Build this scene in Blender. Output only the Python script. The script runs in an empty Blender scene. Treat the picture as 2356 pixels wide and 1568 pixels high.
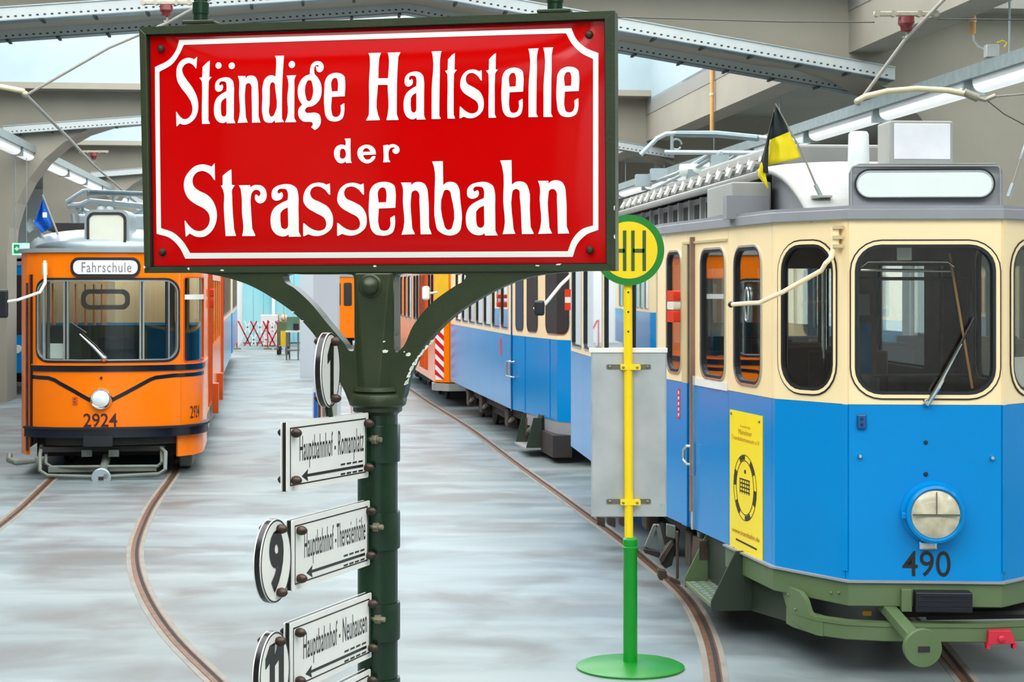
import bpy, bmesh, math, random
from mathutils import Vector, Matrix, geometry

random.seed(7)
SC = bpy.context.scene
COL = SC.collection

# ---------------------------------------------------------------- camera, sky, exposure
FPX, CX, HY, CH = 4000.0, 1178.0, 660.0, 2.25      # focal length and horizon in photograph pixels, eye height in metres
cam_d = bpy.data.cameras.new('camera')
cam = bpy.data.objects.new('camera', cam_d)
COL.objects.link(cam)
cam.location = (0, 0, CH)
cam.rotation_euler = (math.pi / 2, 0, 0)
cam_d.sensor_width = 36.0
cam_d.lens = 36.0 * FPX / 2356.0
cam_d.shift_y = -(784.0 - HY) / 2356.0
cam_d.clip_end = 400
cam_d.dof.use_dof = True
cam_d.dof.focus_distance = 5.0
cam_d.dof.aperture_fstop = 26
SC.camera = cam

world = bpy.data.worlds.new('overcast_sky')
SC.world = world
world.use_nodes = True
_bg = world.node_tree.nodes['Background']
_bg.inputs[0].default_value = (0.96, 0.985, 1.0, 1)
_bg.inputs[1].default_value = 2.5

SC.view_settings.view_transform = 'Standard'
SC.view_settings.look = 'None'
SC.view_settings.exposure = 1.02
SC.view_settings.gamma = 1.0
SC.view_settings.use_curve_mapping = False

# ---------------------------------------------------------------- small maths
def at(px, py, Y):
    return Vector(((px - CX) * Y / FPX, Y, CH - (py - HY) * Y / FPX))

def fl(px, py, z=0.0):
    """point of the level plane z seen at a pixel of the photograph"""
    return at(px, py, (CH - z) * FPX / (py - HY))

HA = math.atan2(458.0, FPX)                        # the hall runs away at this angle
AH = Vector((-math.sin(HA), math.cos(HA), 0))
RH = Vector((math.cos(HA), math.sin(HA), 0))
def hall(u, v, z=0.0):
    return RH * u + AH * v + Vector((0, 0, z))

# ---------------------------------------------------------------- materials
def lin(c):
    r = []
    for v in c:
        v = v / 255.0
        r.append(v / 12.92 if v <= 0.04045 else ((v + 0.055) / 1.055) ** 2.4)
    return (r[0], r[1], r[2], 1.0)

MATS = {}
def mat(name, rgb, rough=0.5, metal=0.0, var=0.12, scale=6.0, rgb2=None, bump=0.0, bscale=60.0, coat=0.0, spec=0.5, th=None, transl=0.0):
    """painted / metal / concrete surface: base colour broken up by a noise, optional second colour and relief"""
    m = bpy.data.materials.new(name)
    m.use_nodes = True
    nt = m.node_tree
    b = nt.nodes['Principled BSDF']
    b.inputs['Roughness'].default_value = rough
    b.inputs['Metallic'].default_value = metal
    b.inputs['Specular IOR Level'].default_value = spec
    if coat:
        b.inputs['Coat Weight'].default_value = coat
        b.inputs['Coat Roughness'].default_value = 0.03
    tc = nt.nodes.new('ShaderNodeTexCoord')
    no = nt.nodes.new('ShaderNodeTexNoise')
    no.inputs['Scale'].default_value = scale
    no.inputs['Detail'].default_value = 5
    nt.links.new(tc.outputs['Object'], no.inputs['Vector'])
    ra = nt.nodes.new('ShaderNodeValToRGB')
    c = lin(rgb)
    c2 = lin(rgb2) if rgb2 else tuple(x * (1 - var) for x in c[:3]) + (1,)
    ra.color_ramp.elements[0].color = c2
    ra.color_ramp.elements[1].color = c
    if th:
        ra.color_ramp.elements[0].position, ra.color_ramp.elements[1].position = th
    else:
        ra.color_ramp.elements[0].position, ra.color_ramp.elements[1].position = 0.3, 0.65
    nt.links.new(no.outputs['Fac'], ra.inputs['Fac'])
    nt.links.new(ra.outputs['Color'], b.inputs['Base Color'])
    if bump:
        n2 = nt.nodes.new('ShaderNodeTexNoise')
        n2.inputs['Scale'].default_value = bscale
        n2.inputs['Detail'].default_value = 3
        nt.links.new(tc.outputs['Object'], n2.inputs['Vector'])
        bp = nt.nodes.new('ShaderNodeBump')
        bp.inputs['Strength'].default_value = bump
        bp.inputs['Distance'].default_value = 0.01
        nt.links.new(n2.outputs['Fac'], bp.inputs['Height'])
        nt.links.new(bp.outputs['Normal'], b.inputs['Normal'])
    MATS[name] = m
    return m

def glass(name, tint, refl=1.0):
    m = bpy.data.materials.new(name)
    m.use_nodes = True
    nt = m.node_tree
    nt.nodes.remove(nt.nodes['Principled BSDF'])
    out = nt.nodes['Material Output']
    tr = nt.nodes.new('ShaderNodeBsdfTransparent')
    tr.inputs[0].default_value = lin(tint)
    gl = nt.nodes.new('ShaderNodeBsdfGlossy')
    gl.inputs['Roughness'].default_value = 0.015
    gl.inputs['Color'].default_value = (1, 1, 1, 1)
    lw = nt.nodes.new('ShaderNodeLayerWeight')      # Schlick reflectance, the same from either side of the pane
    lw.inputs['Blend'].default_value = 0.5
    pw = nt.nodes.new('ShaderNodeMath'); pw.operation = 'POWER'; pw.inputs[1].default_value = 5.0
    fr = nt.nodes.new('ShaderNodeMath'); fr.operation = 'MULTIPLY_ADD'
    fr.inputs[1].default_value = 0.955; fr.inputs[2].default_value = 0.045
    nt.links.new(lw.outputs['Facing'], pw.inputs[0])
    nt.links.new(pw.outputs[0], fr.inputs[0])
    mu = nt.nodes.new('ShaderNodeMath')
    mu.operation = 'MULTIPLY'
    mu.use_clamp = True
    mu.inputs[1].default_value = refl
    mx = nt.nodes.new('ShaderNodeMixShader')
    nt.links.new(fr.outputs[0], mu.inputs[0])
    nt.links.new(mu.outputs[0], mx.inputs[0])
    nt.links.new(tr.outputs[0], mx.inputs[1])
    nt.links.new(gl.outputs[0], mx.inputs[2])
    nt.links.new(mx.outputs[0], out.inputs['Surface'])
    MATS[name] = m
    return m

def emit(name, rgb, strength):
    m = bpy.data.materials.new(name)
    m.use_nodes = True
    b = m.node_tree.nodes['Principled BSDF']
    b.inputs['Base Color'].default_value = lin(rgb)
    b.inputs['Emission Color'].default_value = lin(rgb)
    b.inputs['Emission Strength'].default_value = strength
    MATS[name] = m
    return m

mat('concrete', (152, 147, 133), 0.85, var=0.14, scale=0.9, bump=0.25, bscale=9)
mat('roof_slab', (138, 137, 130), 0.9, var=0.12, scale=0.6)
mat('well_white', (164, 181, 186), 0.8, var=0.05, scale=3, bump=0.3, bscale=5)
mat('wall_white', (222, 228, 230), 0.8, var=0.06, scale=0.5)
mat('wall_cyan', (112, 190, 208), 0.6, scale=0.35, rgb2=(150, 208, 212), th=(0.4, 0.62))
mat('galvanised', (178, 190, 190), 0.42, 0.75, var=0.18, scale=9)
mat('tray_blue', (112, 128, 132), 0.45, 0.6, var=0.2, scale=7)
mat('slot_dark', (50, 58, 58), 0.8)
mat('lamp_housing', (190, 196, 194), 0.45, 0.2, var=0.06)
mat('cable_grey', (150, 146, 136), 0.6, var=0.15, scale=20)
mat('wire_dark', (74, 72, 66), 0.6)
mat('insulator_red', (112, 36, 38), 0.3, var=0.25, scale=30)
mat('insulator_metal', (176, 168, 150), 0.5, 0.5, var=0.25, scale=20)
mat('conduit_orange', (214, 158, 92), 0.6, var=0.15)
mat('tube_beige', (216, 202, 164), 0.5, var=0.12)
mat('rail_steel', (122, 82, 56), 0.5, 0.3, rgb2=(86, 58, 42), scale=12)
mat('rail_groove', (40, 34, 30), 0.9)
mat('rail_bed', (136, 130, 120), 0.8, var=0.25, scale=5)
mat('sign_green', (44, 53, 27), 0.36, rgb2=(36, 46, 25), scale=14, bump=0.06, bscale=160)
mat('pole_green', (20, 48, 24), 0.22, rgb2=(15, 36, 20), scale=10, bump=0.03, bscale=60)
mat('chip_white', (216, 214, 196), 0.7)
mat('enamel_red', (192, 0, 0), 0.07, var=0.03, scale=4, spec=0.3)
mat('enamel_white', (240, 240, 230), 0.12, var=0.02, scale=9)
mat('enamel_cream', (226, 224, 216), 0.16, var=0.05, scale=18)
mat('enamel_black', (28, 27, 26), 0.2, var=0.1)
mat('bolt_brown', (78, 62, 50), 0.38, 0.5, rgb2=(46, 36, 30), scale=60)
mat('bolt_zinc', (168, 160, 138), 0.4, 0.7, rgb2=(120, 112, 92), scale=80)
mat('stop_yellow', (250, 214, 0), 0.35, var=0.06)
mat('stop_green', (20, 128, 32), 0.35, var=0.1)
mat('stop_bright_green', (0, 146, 32), 0.28, var=0.1)
mat('letter_green', (58, 92, 22), 0.4)
mat('board_alu', (196, 198, 196), 0.42, 0.55, rgb2=(172, 176, 174), scale=4)
mat('bracket_dark', (110, 112, 96), 0.5, 0.5)
mat('tram_blue', (0, 134, 205), 0.17, var=0.05, scale=1.5, spec=0.2)
mat('tram_blue_deep', (0, 78, 138), 0.2, var=0.1)
mat('tram_light_blue', (70, 160, 214), 0.16, var=0.1, spec=0.4)
mat('tram_cream', (255, 228, 178), 0.28, var=0.05, scale=1.4)
mat('tram_cream_dark', (208, 188, 142), 0.35, var=0.1)
mat('tram_orange', (252, 122, 0), 0.17, var=0.06, scale=1.3, spec=0.35)
mat('tram_orange_deep', (206, 84, 12), 0.3, var=0.1)
mat('roof_grey', (146, 148, 152), 0.5, var=0.1, scale=3)
mat('roof_light', (164, 164, 158), 0.55, var=0.1, scale=3)
mat('roof_silver', (160, 172, 176), 0.35, 0.3, var=0.1)
mat('canvas_white', (176, 176, 172), 0.8, var=0.06, bump=0.5, bscale=18)
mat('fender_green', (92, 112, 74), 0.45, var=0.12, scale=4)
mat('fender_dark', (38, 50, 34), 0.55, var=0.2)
mat('rubber_black', (24, 26, 30), 0.45, var=0.2)
mat('band_black', (18, 20, 34), 0.14, var=0.2)
mat('under_dark', (32, 31, 32), 0.75, rgb2=(46, 38, 33), scale=7)
mat('under_brown', (76, 60, 49), 0.75, rgb2=(46, 39, 35), scale=9)
mat('under_grey', (112, 118, 108), 0.5, var=0.2, scale=6)
mat('chrome', (226, 228, 226), 0.08, 1.0, var=0.03)
mat('alu_frame', (206, 208, 202), 0.25, 0.8, var=0.06)
mat('lens_glass', (214, 206, 178), 0.07, var=0.1, rgb2=(176, 166, 138), scale=14)
mat('lens_white', (232, 236, 230), 0.08, var=0.12, scale=14)
mat('interior_brown', (150, 118, 98), 0.55, rgb2=(122, 94, 78), scale=3)
mat('interior_grey', (168, 170, 162), 0.6, var=0.15)
mat('interior_light', (196, 200, 192), 0.6, var=0.1)
mat('interior_green', (92, 128, 104), 0.6)
mat('seat_blue', (40, 62, 84), 0.7)
mat('red_pole', (132, 62, 52), 0.4)
mat('indicator_red', (226, 52, 20), 0.25, var=0.1)
mat('indicator_white', (232, 226, 210), 0.3)
mat('sticker_red', (206, 40, 62), 0.4)
mat('sticker_white', (238, 240, 238), 0.5)
mat('poster_yellow', (255, 224, 0), 0.35, var=0.03)
mat('poster_orange', (196, 128, 0), 0.5)
mat('poster_black', (46, 38, 10), 0.5)
mat('poster_blue', (30, 110, 196), 0.4, rgb2=(90, 160, 220), scale=5)
mat('screen_white', (234, 240, 236), 0.3, var=0.03)
mat('screen_beige', (216, 216, 200), 0.2, var=0.05)
mat('text_dark', (30, 22, 22), 0.5)
mat('text_maroon', (72, 18, 16), 0.5)
mat('text_grey', (136, 122, 122), 0.6)
mat('flag_black', (40, 48, 46), 0.8)
mat('flag_yellow', (246, 222, 14), 0.7)
mat('flag_blue', (14, 98, 190), 0.7)
mat('flag_white', (240, 242, 244), 0.7)
mat('hazard_red', (200, 20, 34), 0.4)
mat('hazard_white', (240, 236, 228), 0.4)
mat('exit_green', (20, 168, 92), 0.4)
mat('olive_paint', (96, 104, 72), 0.5)
mat('yellow_paint', (226, 178, 32), 0.5)
mat('column_grey', (196, 206, 212), 0.7, var=0.05, scale=0.6)
mat('skin_pink', (226, 178, 166), 0.4)
glass('glass_clear', (236, 240, 237), 0.7)
glass('glass_dark', (236, 236, 232), 0.5)
glass('glass_side', (226, 232, 234), 2.0)
emit('tube_light', (246, 250, 250), 0.3)
emit('exit_light', (150, 246, 200), 0.6)

# the polished concrete floor: pale blue-grey, cloudy, with dark stains
def floor_material():
    m = bpy.data.materials.new('floor_concrete')
    m.use_nodes = True
    nt = m.node_tree
    b = nt.nodes['Principled BSDF']
    tc = nt.nodes.new('ShaderNodeTexCoord')
    def noise(sc, det, dist=0.0, vec=None):
        n = nt.nodes.new('ShaderNodeTexNoise')
        n.inputs['Scale'].default_value = sc
        n.inputs['Detail'].default_value = det
        n.inputs['Distortion'].default_value = dist
        nt.links.new(vec or tc.outputs['Object'], n.inputs['Vector'])
        return n
    mp = nt.nodes.new('ShaderNodeMapping')
    mp.inputs['Scale'].default_value = (0.35, 1.5, 1)
    mp.inputs['Rotation'].default_value = (0, 0, 0.1)
    nt.links.new(tc.outputs['Object'], mp.inputs['Vector'])
    n1 = noise(1.3, 7, 0.6, mp.outputs[0])
    r1 = nt.nodes.new('ShaderNodeValToRGB')
    r1.color_ramp.elements[0].position, r1.color_ramp.elements[1].position = 0.32, 0.68
    r1.color_ramp.elements[0].color = lin((102, 116, 120))
    r1.color_ramp.elements[1].color = lin((140, 152, 155))
    nt.links.new(n1.outputs['Fac'], r1.inputs['Fac'])
    n2 = noise(1.1, 8, 0.3)
    r2 = nt.nodes.new('ShaderNodeValToRGB')
    r2.color_ramp.elements[0].position, r2.color_ramp.elements[1].position = 0.47, 0.64
    r2.color_ramp.elements[0].color = (0, 0, 0, 1)
    r2.color_ramp.elements[1].color = (0.75, 0.75, 0.75, 1)
    nt.links.new(n2.outputs['Fac'], r2.inputs['Fac'])
    mx = nt.nodes.new('ShaderNodeMixRGB')
    mx.inputs['Color2'].default_value = lin((88, 88, 86))
    nt.links.new(r2.outputs['Color'], mx.inputs['Fac'])
    nt.links.new(r1.outputs['Color'], mx.inputs['Color1'])
    # a worn brownish strip in the left-hand tracks
    n3 = noise(0.16, 2)
    r3 = nt.nodes.new('ShaderNodeValToRGB')
    r3.color_ramp.elements[0].position, r3.color_ramp.elements[1].position = 0.42, 0.6
    nt.links.new(n3.outputs['Fac'], r3.inputs['Fac'])
    mx2 = nt.nodes.new('ShaderNodeMixRGB')
    mx2.blend_type = 'MULTIPLY'
    mx2.inputs['Color2'].default_value = (0.86, 0.83, 0.78, 1)
    nt.links.new(r3.outputs['Color'], mx2.inputs['Fac'])
    nt.links.new(mx.outputs['Color'], mx2.inputs['Color1'])
    nt.links.new(mx2.outputs['Color'], b.inputs['Base Color'])
    rr = nt.nodes.new('ShaderNodeMapRange')
    rr.inputs['To Min'].default_value = 0.28
    rr.inputs['To Max'].default_value = 0.55
    nt.links.new(n1.outputs['Fac'], rr.inputs['Value'])
    nt.links.new(rr.outputs[0], b.inputs['Roughness'])
    n4 = noise(14, 4)
    bp = nt.nodes.new('ShaderNodeBump')
    bp.inputs['Strength'].default_value = 0.08
    bp.inputs['Distance'].default_value = 0.01
    nt.links.new(n4.outputs['Fac'], bp.inputs['Height'])
    nt.links.new(bp.outputs['Normal'], b.inputs['Normal'])
    MATS['floor'] = m
floor_material()

# ---------------------------------------------------------------- mesh helpers
class MB:
    def __init__(s):
        s.v, s.f = [], []
    def add(s, vs, fs):
        o = len(s.v)
        s.v += [tuple(v) for v in vs]
        s.f += [tuple(i + o for i in f) for f in fs]
        return s
    def hexa(s, lo, hi):
        """two rings of four points, lower and upper, each counter-clockwise from above"""
        return s.add(list(lo) + list(hi), [(3, 2, 1, 0), (4, 5, 6, 7), (0, 1, 5, 4), (1, 2, 6, 5), (2, 3, 7, 6), (3, 0, 4, 7)])
    def box(s, c, sx, sy, sz, ax=None, ay=None, az=None):
        """box centred at c with half-axes along ax, ay, az"""
        c = Vector(c)
        ax = Vector(ax or (1, 0, 0)).normalized() * sx / 2
        ay = Vector(ay or (0, 1, 0)).normalized() * sy / 2
        az = Vector(az or (0, 0, 1)).normalized() * sz / 2
        q = [(-1, -1), (1, -1), (1, 1), (-1, 1)]
        return s.hexa([c + ax * a + ay * b - az for a, b in q], [c + ax * a + ay * b + az for a, b in q])
    def tube(s, pts, r, n=10, cap=True, flat=1.0):
        pts = [Vector(p) for p in pts]
        rs = r if isinstance(r, (list, tuple)) else [r] * len(pts)
        rings = []
        t0 = (pts[1] - pts[0]).normalized()
        up = Vector((0, 0, 1)) if abs(t0.z) < 0.9 else Vector((0, 1, 0))
        nx = t0.cross(up).normalized()
        for i, p in enumerate(pts):
            a = pts[max(0, i - 1)]
            b = pts[min(len(pts) - 1, i + 1)]
            t = (b - a).normalized()
            nx = (nx - t * nx.dot(t)).normalized()
            ny = t.cross(nx).normalized()
            rings.append([p + nx * math.cos(2 * math.pi * k / n) * rs[i] + ny * math.sin(2 * math.pi * k / n) * rs[i] * flat for k in range(n)])
        vs = [v for rg in rings for v in rg]
        fs = []
        for i in range(len(pts) - 1):
            for k in range(n):
                a, b = i * n + k, i * n + (k + 1) % n
                fs.append((a, b, b + n, a + n))
        if cap:
            fs.append(tuple(range(n - 1, -1, -1)))
            fs.append(tuple(range((len(pts) - 1) * n, len(pts) * n)))
        return s.add(vs, fs)
    def lathe(s, c, prof, axis=(0, 0, 1), n=24):
        """profile [(radius, height)] turned about an axis through c"""
        c = Vector(c)
        w = Vector(axis).normalized()
        u = w.cross(Vector((0, 0, 1)) if abs(w.z) < 0.9 else Vector((0, 1, 0))).normalized()
        v = w.cross(u)
        vs, fs = [], []
        for r, h in prof:
            for k in range(n):
                a = 2 * math.pi * k / n
                vs.append(c + w * h + (u * math.cos(a) + v * math.sin(a)) * max(r, 1e-5))
        for i in range(len(prof) - 1):
            for k in range(n):
                a, b = i * n + k, i * n + (k + 1) % n
                fs.append((a, b, b + n, a + n))
        fs.append(tuple(range(n - 1, -1, -1)))
        fs.append(tuple(range((len(prof) - 1) * n, len(prof) * n)))
        return s.add(vs, fs)
    def ball(s, c, r, n=12, m=6, squash=1.0, axis=(0, 0, 1)):
        prof = [(r * math.sin(math.pi * i / m), -r * squash * math.cos(math.pi * i / m)) for i in range(m + 1)]
        return s.lathe(c, prof, axis, n)
    def prism(s, poly, d):
        """planar polygon of 3D points pushed along the vector d"""
        poly = [Vector(p) for p in poly]
        d = Vector(d)
        n = len(poly)
        tri = geometry.tessellate_polygon([poly])
        vs = poly + [p + d for p in poly]
        fs = [tuple(t) for t in tri] + [tuple(n + i for i in reversed(t)) for t in tri]
        fs += [(i, (i + 1) % n, n + (i + 1) % n, n + i) for i in range(n)]
        return s.add(vs, fs)
    def grid(s, rows):
        n = len(rows[0])
        vs = [p for r in rows for p in r]
        fs = []
        for i in range(len(rows) - 1):
            for j in range(n - 1):
                a = i * n + j
                fs.append((a, a + 1, a + n + 1, a + n))
        return s.add(vs, fs)

def root_of(o):
    while o.parent:
        o = o.parent
    return o

def obj(name, mb, m, parent=None, smooth=True, fix=True, kind=None, sol=0.0, bev=0.0):
    me = bpy.data.meshes.new(name)
    vs = mb.v
    if parent is not None:
        o0 = root_of(parent).location
        off = tuple(o0)
    else:
        xs = [v[0] for v in vs]; ys = [v[1] for v in vs]; zs = [v[2] for v in vs]
        off = ((min(xs) + max(xs)) / 2, (min(ys) + max(ys)) / 2, min(zs))
    me.from_pydata([(v[0] - off[0], v[1] - off[1], v[2] - off[2]) for v in vs], [], mb.f)
    if fix:
        bm = bmesh.new()
        bm.from_mesh(me)
        bmesh.ops.remove_doubles(bm, verts=bm.verts, dist=1e-5)
        bmesh.ops.recalc_face_normals(bm, faces=bm.faces)
        bm.to_mesh(me)
        bm.free()
    if smooth:
        me.polygons.foreach_set('use_smooth', [True] * len(me.polygons))
        me.set_sharp_from_angle(angle=math.radians(38))
    me.materials.append(MATS[m])
    o = bpy.data.objects.new(name, me)
    COL.objects.link(o)
    if parent is not None:
        o.parent = parent
    else:
        o.location = off
    if kind:
        o['kind'] = kind
    if sol:
        md = o.modifiers.new('thickness', 'SOLIDIFY'); md.thickness = sol; md.offset = 0
    if bev:
        md = o.modifiers.new('bevel', 'BEVEL'); md.width = bev; md.segments = 2; md.limit_method = 'ANGLE'
    return o

def thing(name, label, cat, loc, group=None):
    o = bpy.data.objects.new(name, None)
    o.empty_display_size = 0.2
    COL.objects.link(o)
    o.location = loc
    o['label'] = label
    o['category'] = cat
    if group:
        o['group'] = group
    return o

def tag(o, label, cat, group=None):
    o['label'] = label
    o['category'] = cat
    if group:
        o['group'] = group
    return o

def struct(o):
    o['kind'] = 'structure'
    return o

def copy_tree(o, dloc, parent=None):
    c = o.copy()
    COL.objects.link(c)
    c.parent = parent
    if parent is None:
        c.location = Vector(o.location) + Vector(dloc)
    for ch in list(o.children):
        copy_tree(ch, (0, 0, 0), c)
    return c

def spline(pts, n=5, closed=True):
    """smooth curve through points; a point with a third value is a sharp corner"""
    P = [Vector((p[0], p[1])) for p in pts]
    K = [len(p) > 2 for p in pts]
    N = len(P)
    out = []
    for i in range(N if closed else N - 1):
        p1, p2 = P[i], P[(i + 1) % N]
        p0 = P[i - 1] if (closed or i > 0) else p1
        p3 = P[(i + 2) % N] if (closed or i + 2 < N) else p2
        d = (p2 - p1).length
        def tan(a, b, c):
            la, lc = max((b - a).length, 1e-9), max((c - b).length, 1e-9)
            return ((b - a) / la * lc + (c - b) / lc * la) / (la + lc) * d
        m1 = (p2 - p1) if K[i] else tan(p0, p1, p2)
        m2 = (p2 - p1) if K[(i + 1) % N] else tan(p1, p2, p3)
        if K[i] and K[(i + 1) % N]:
            out.append(p1)
            continue
        for k in range(n):
            t = k / n
            h1, h2, h3, h4 = 2*t**3 - 3*t**2 + 1, t**3 - 2*t**2 + t, -2*t**3 + 3*t**2, t**3 - t**2
            out.append(p1 * h1 + m1 * h2 + p2 * h3 + m2 * h4)
    if not closed:
        out.append(P[-1])
    return [(p.x, p.y) for p in out]

# ---------------------------------------------------------------- upright sheets: walls and panels that follow a plan line
class Fac:
    def __init__(s, pts, lean=None):
        s.p = [Vector((p[0], p[1])) for p in pts]
        s.d, s.n, s.cum = [], [], [0.0]
        for a, b in zip(s.p, s.p[1:]):
            d = b - a
            s.cum.append(s.cum[-1] + d.length)
            d.normalize()
            s.d.append(d)
            s.n.append(Vector((d.y, -d.x)))
        s.m = []
        for i in range(len(s.p)):
            if i == 0: s.m.append(s.n[0])
            elif i == len(s.p) - 1: s.m.append(s.n[-1])
            else:
                w = (s.n[i - 1] + s.n[i]).normalized()
                s.m.append(w / max(0.3, w.dot(s.n[i])))
        s.L = s.cum[-1]
        s.lean = lean
    def seg(s, q):
        for i in range(len(s.d) - 1):
            if q < s.cum[i + 1]:
                return i
        return len(s.d) - 1
    def pt(s, q, z, off=0.0):
        i = s.seg(q)
        if s.lean:
            off = off + s.lean(z)
        l = s.cum[i + 1] - s.cum[i]
        t = (q - s.cum[i]) / l
        a = s.p[i] + s.m[i] * off
        b = s.p[i + 1] + s.m[i + 1] * off
        r = a + (b - a) * t
        return Vector((r.x, r.y, z))
    def nrm(s, q):
        n = s.n[s.seg(q)]
        return Vector((n.x, n.y, 0))
    def tan(s, q):
        d = s.d[s.seg(q)]
        return Vector((d.x, d.y, 0))
    def px(s, x, y):
        k = (x - CX) / FPX
        best = None
        for i, (a, d) in enumerate(zip(s.p, s.d)):
            if s.n[i].dot(Vector((k, 1))) >= 0:
                continue
            den = d.x - k * d.y
            if abs(den) < 1e-9:
                continue
            t = (k * a.y - a.x) / den
            Y = a.y + d.y * t
            l = s.cum[i + 1] - s.cum[i]
            over = max(0, -t, t - l)
            if Y <= 0: continue
            if over > 1e-6 and not ((i == 0 and t < 0) or (i == len(s.d) - 1 and t > l)):
                over += 100
            key = (over, Y)
            if best is None or key < best[0]:
                best = (key, s.cum[i] + t, Y)
        return best[1], CH - (y - HY) * best[2] / FPX
    def sx(s, x):
        return s.px(x, HY)[0]

def sheet(fac, outer, holes=(), off0=0.0, off1=0.01, mb=None, cuts=True):
    """closed polygon (s, z) with holes laid on a facade, between two offsets from it"""
    polys = [[Vector((a, b, 0)) for a, b in outer]] + [[Vector((a, b, 0)) for a, b in h] for h in holes]
    tri = geometry.tessellate_polygon(polys)
    flat = [v for p in polys for v in p]
    bm = bmesh.new()
    bv = [bm.verts.new(v) for v in flat]
    for t in tri:
        a, b, c = (flat[i] for i in t)
        ar = (b.x - a.x) * (c.y - a.y) - (b.y - a.y) * (c.x - a.x)
        if abs(ar) < 1e-10:
            continue
        try:
            bm.faces.new([bv[i] for i in (t if ar > 0 else reversed(t))])
        except ValueError:
            pass
    if cuts:
        lo, hi = min(v.x for v in flat), max(v.x for v in flat)
        for c in fac.cum[1:-1]:
            if lo + 1e-4 < c < hi - 1e-4:
                bmesh.ops.bisect_plane(bm, geom=bm.verts[:] + bm.edges[:] + bm.faces[:], plane_co=(c, 0, 0), plane_no=(1, 0, 0), dist=1e-6)
    bm.verts.index_update()
    n = len(bm.verts)
    vs = [fac.pt(v.co.x, v.co.y, off1) for v in bm.verts] + [fac.pt(v.co.x, v.co.y, off0) for v in bm.verts]
    fs = []
    for f in bm.faces:
        ix = [v.index for v in f.verts]
        fs.append(tuple(ix))
        fs.append(tuple(n + i for i in reversed(ix)))
    for e in bm.edges:
        if len(e.link_faces) == 1:
            l = e.link_loops[0]
            a, b = l.vert.index, l.link_loop_next.vert.index
            fs.append((b, a, n + a, n + b))
    bm.free()
    mb = mb or MB()
    mb.add(vs, fs)
    return mb

def rect(s0, s1, z0, z1):
    return [(s0, z0), (s1, z0), (s1, z1), (s0, z1)]

def rr(s0, s1, z0, z1, r, n=6):
    r = min(r, (s1 - s0) / 2 - 1e-4, (z1 - z0) / 2 - 1e-4)
    out = []
    for cx, cz, a0 in ((s1 - r, z0 + r, -90), (s1 - r, z1 - r, 0), (s0 + r, z1 - r, 90), (s0 + r, z0 + r, 180)):
        for k in range(n + 1):
            a = math.radians(a0 + 90 * k / n)
            out.append((cx + r * math.cos(a), cz + r * math.sin(a)))
    return out

def disc(cx, cz, rx, rz=None, n=28):
    rz = rz or rx
    return [(cx + rx * math.cos(2 * math.pi * k / n), cz + rz * math.sin(2 * math.pi * k / n)) for k in range(n)]

def strip(pts, w):
    """open polyline (s, z) widened to a band"""
    P = [Vector(p) for p in pts]
    L, R = [], []
    for i, p in enumerate(P):
        a, b = P[max(0, i - 1)], P[min(len(P) - 1, i + 1)]
        d = (b - a).normalized()
        n = Vector((-d.y, d.x)) * w / 2
        L.append(tuple(p + n)); R.append(tuple(p - n))
    return L + R[::-1]

_txt = {}
def text2d(string, bold=0.0, sp=1.0):
    """outline text from the built-in font as 2D vertices and faces, fitted to a unit box"""
    key = (string, bold, sp)
    if key not in _txt:
        cu = bpy.data.curves.new('t', 'FONT')
        cu.body = string
        cu.size = 1.0
        cu.offset = bold
        cu.space_character = sp
        cu.resolution_u = 4
        ob = bpy.data.objects.new('t', cu)
        me = ob.to_mesh()
        vs = [(v.co.x, v.co.y) for v in me.vertices]
        fs = [tuple(p.vertices) for p in me.polygons]
        ob.to_mesh_clear()
        bpy.data.objects.remove(ob)
        bpy.data.curves.remove(cu)
        x0, x1 = min(v[0] for v in vs), max(v[0] for v in vs)
        y0, y1 = min(v[1] for v in vs), max(v[1] for v in vs)
        _txt[key] = ([((a - x0) / (x1 - x0), (b - y0) / (y1 - y0)) for a, b in vs], fs)
    return _txt[key]

def text_on(fac, string, s0, s1, z0, z1, off, bold=0.0, sp=1.0, mb=None):
    vs, fs = text2d(string, bold, sp)
    mb = mb or MB()
    mb.add([fac.pt(s0 + a * (s1 - s0), z0 + b * (z1 - z0), off) for a, b in vs], fs)
    return mb

# ================================================================ THE HALL
def hbox(mb, u0, u1, v0, v1, z0, z1):
    q = [(u0, v0), (u1, v0), (u1, v1), (u0, v1)]
    return mb.hexa([hall(a, b, z0) for a, b in q], [hall(a, b, z1) for a, b in q])

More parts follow.
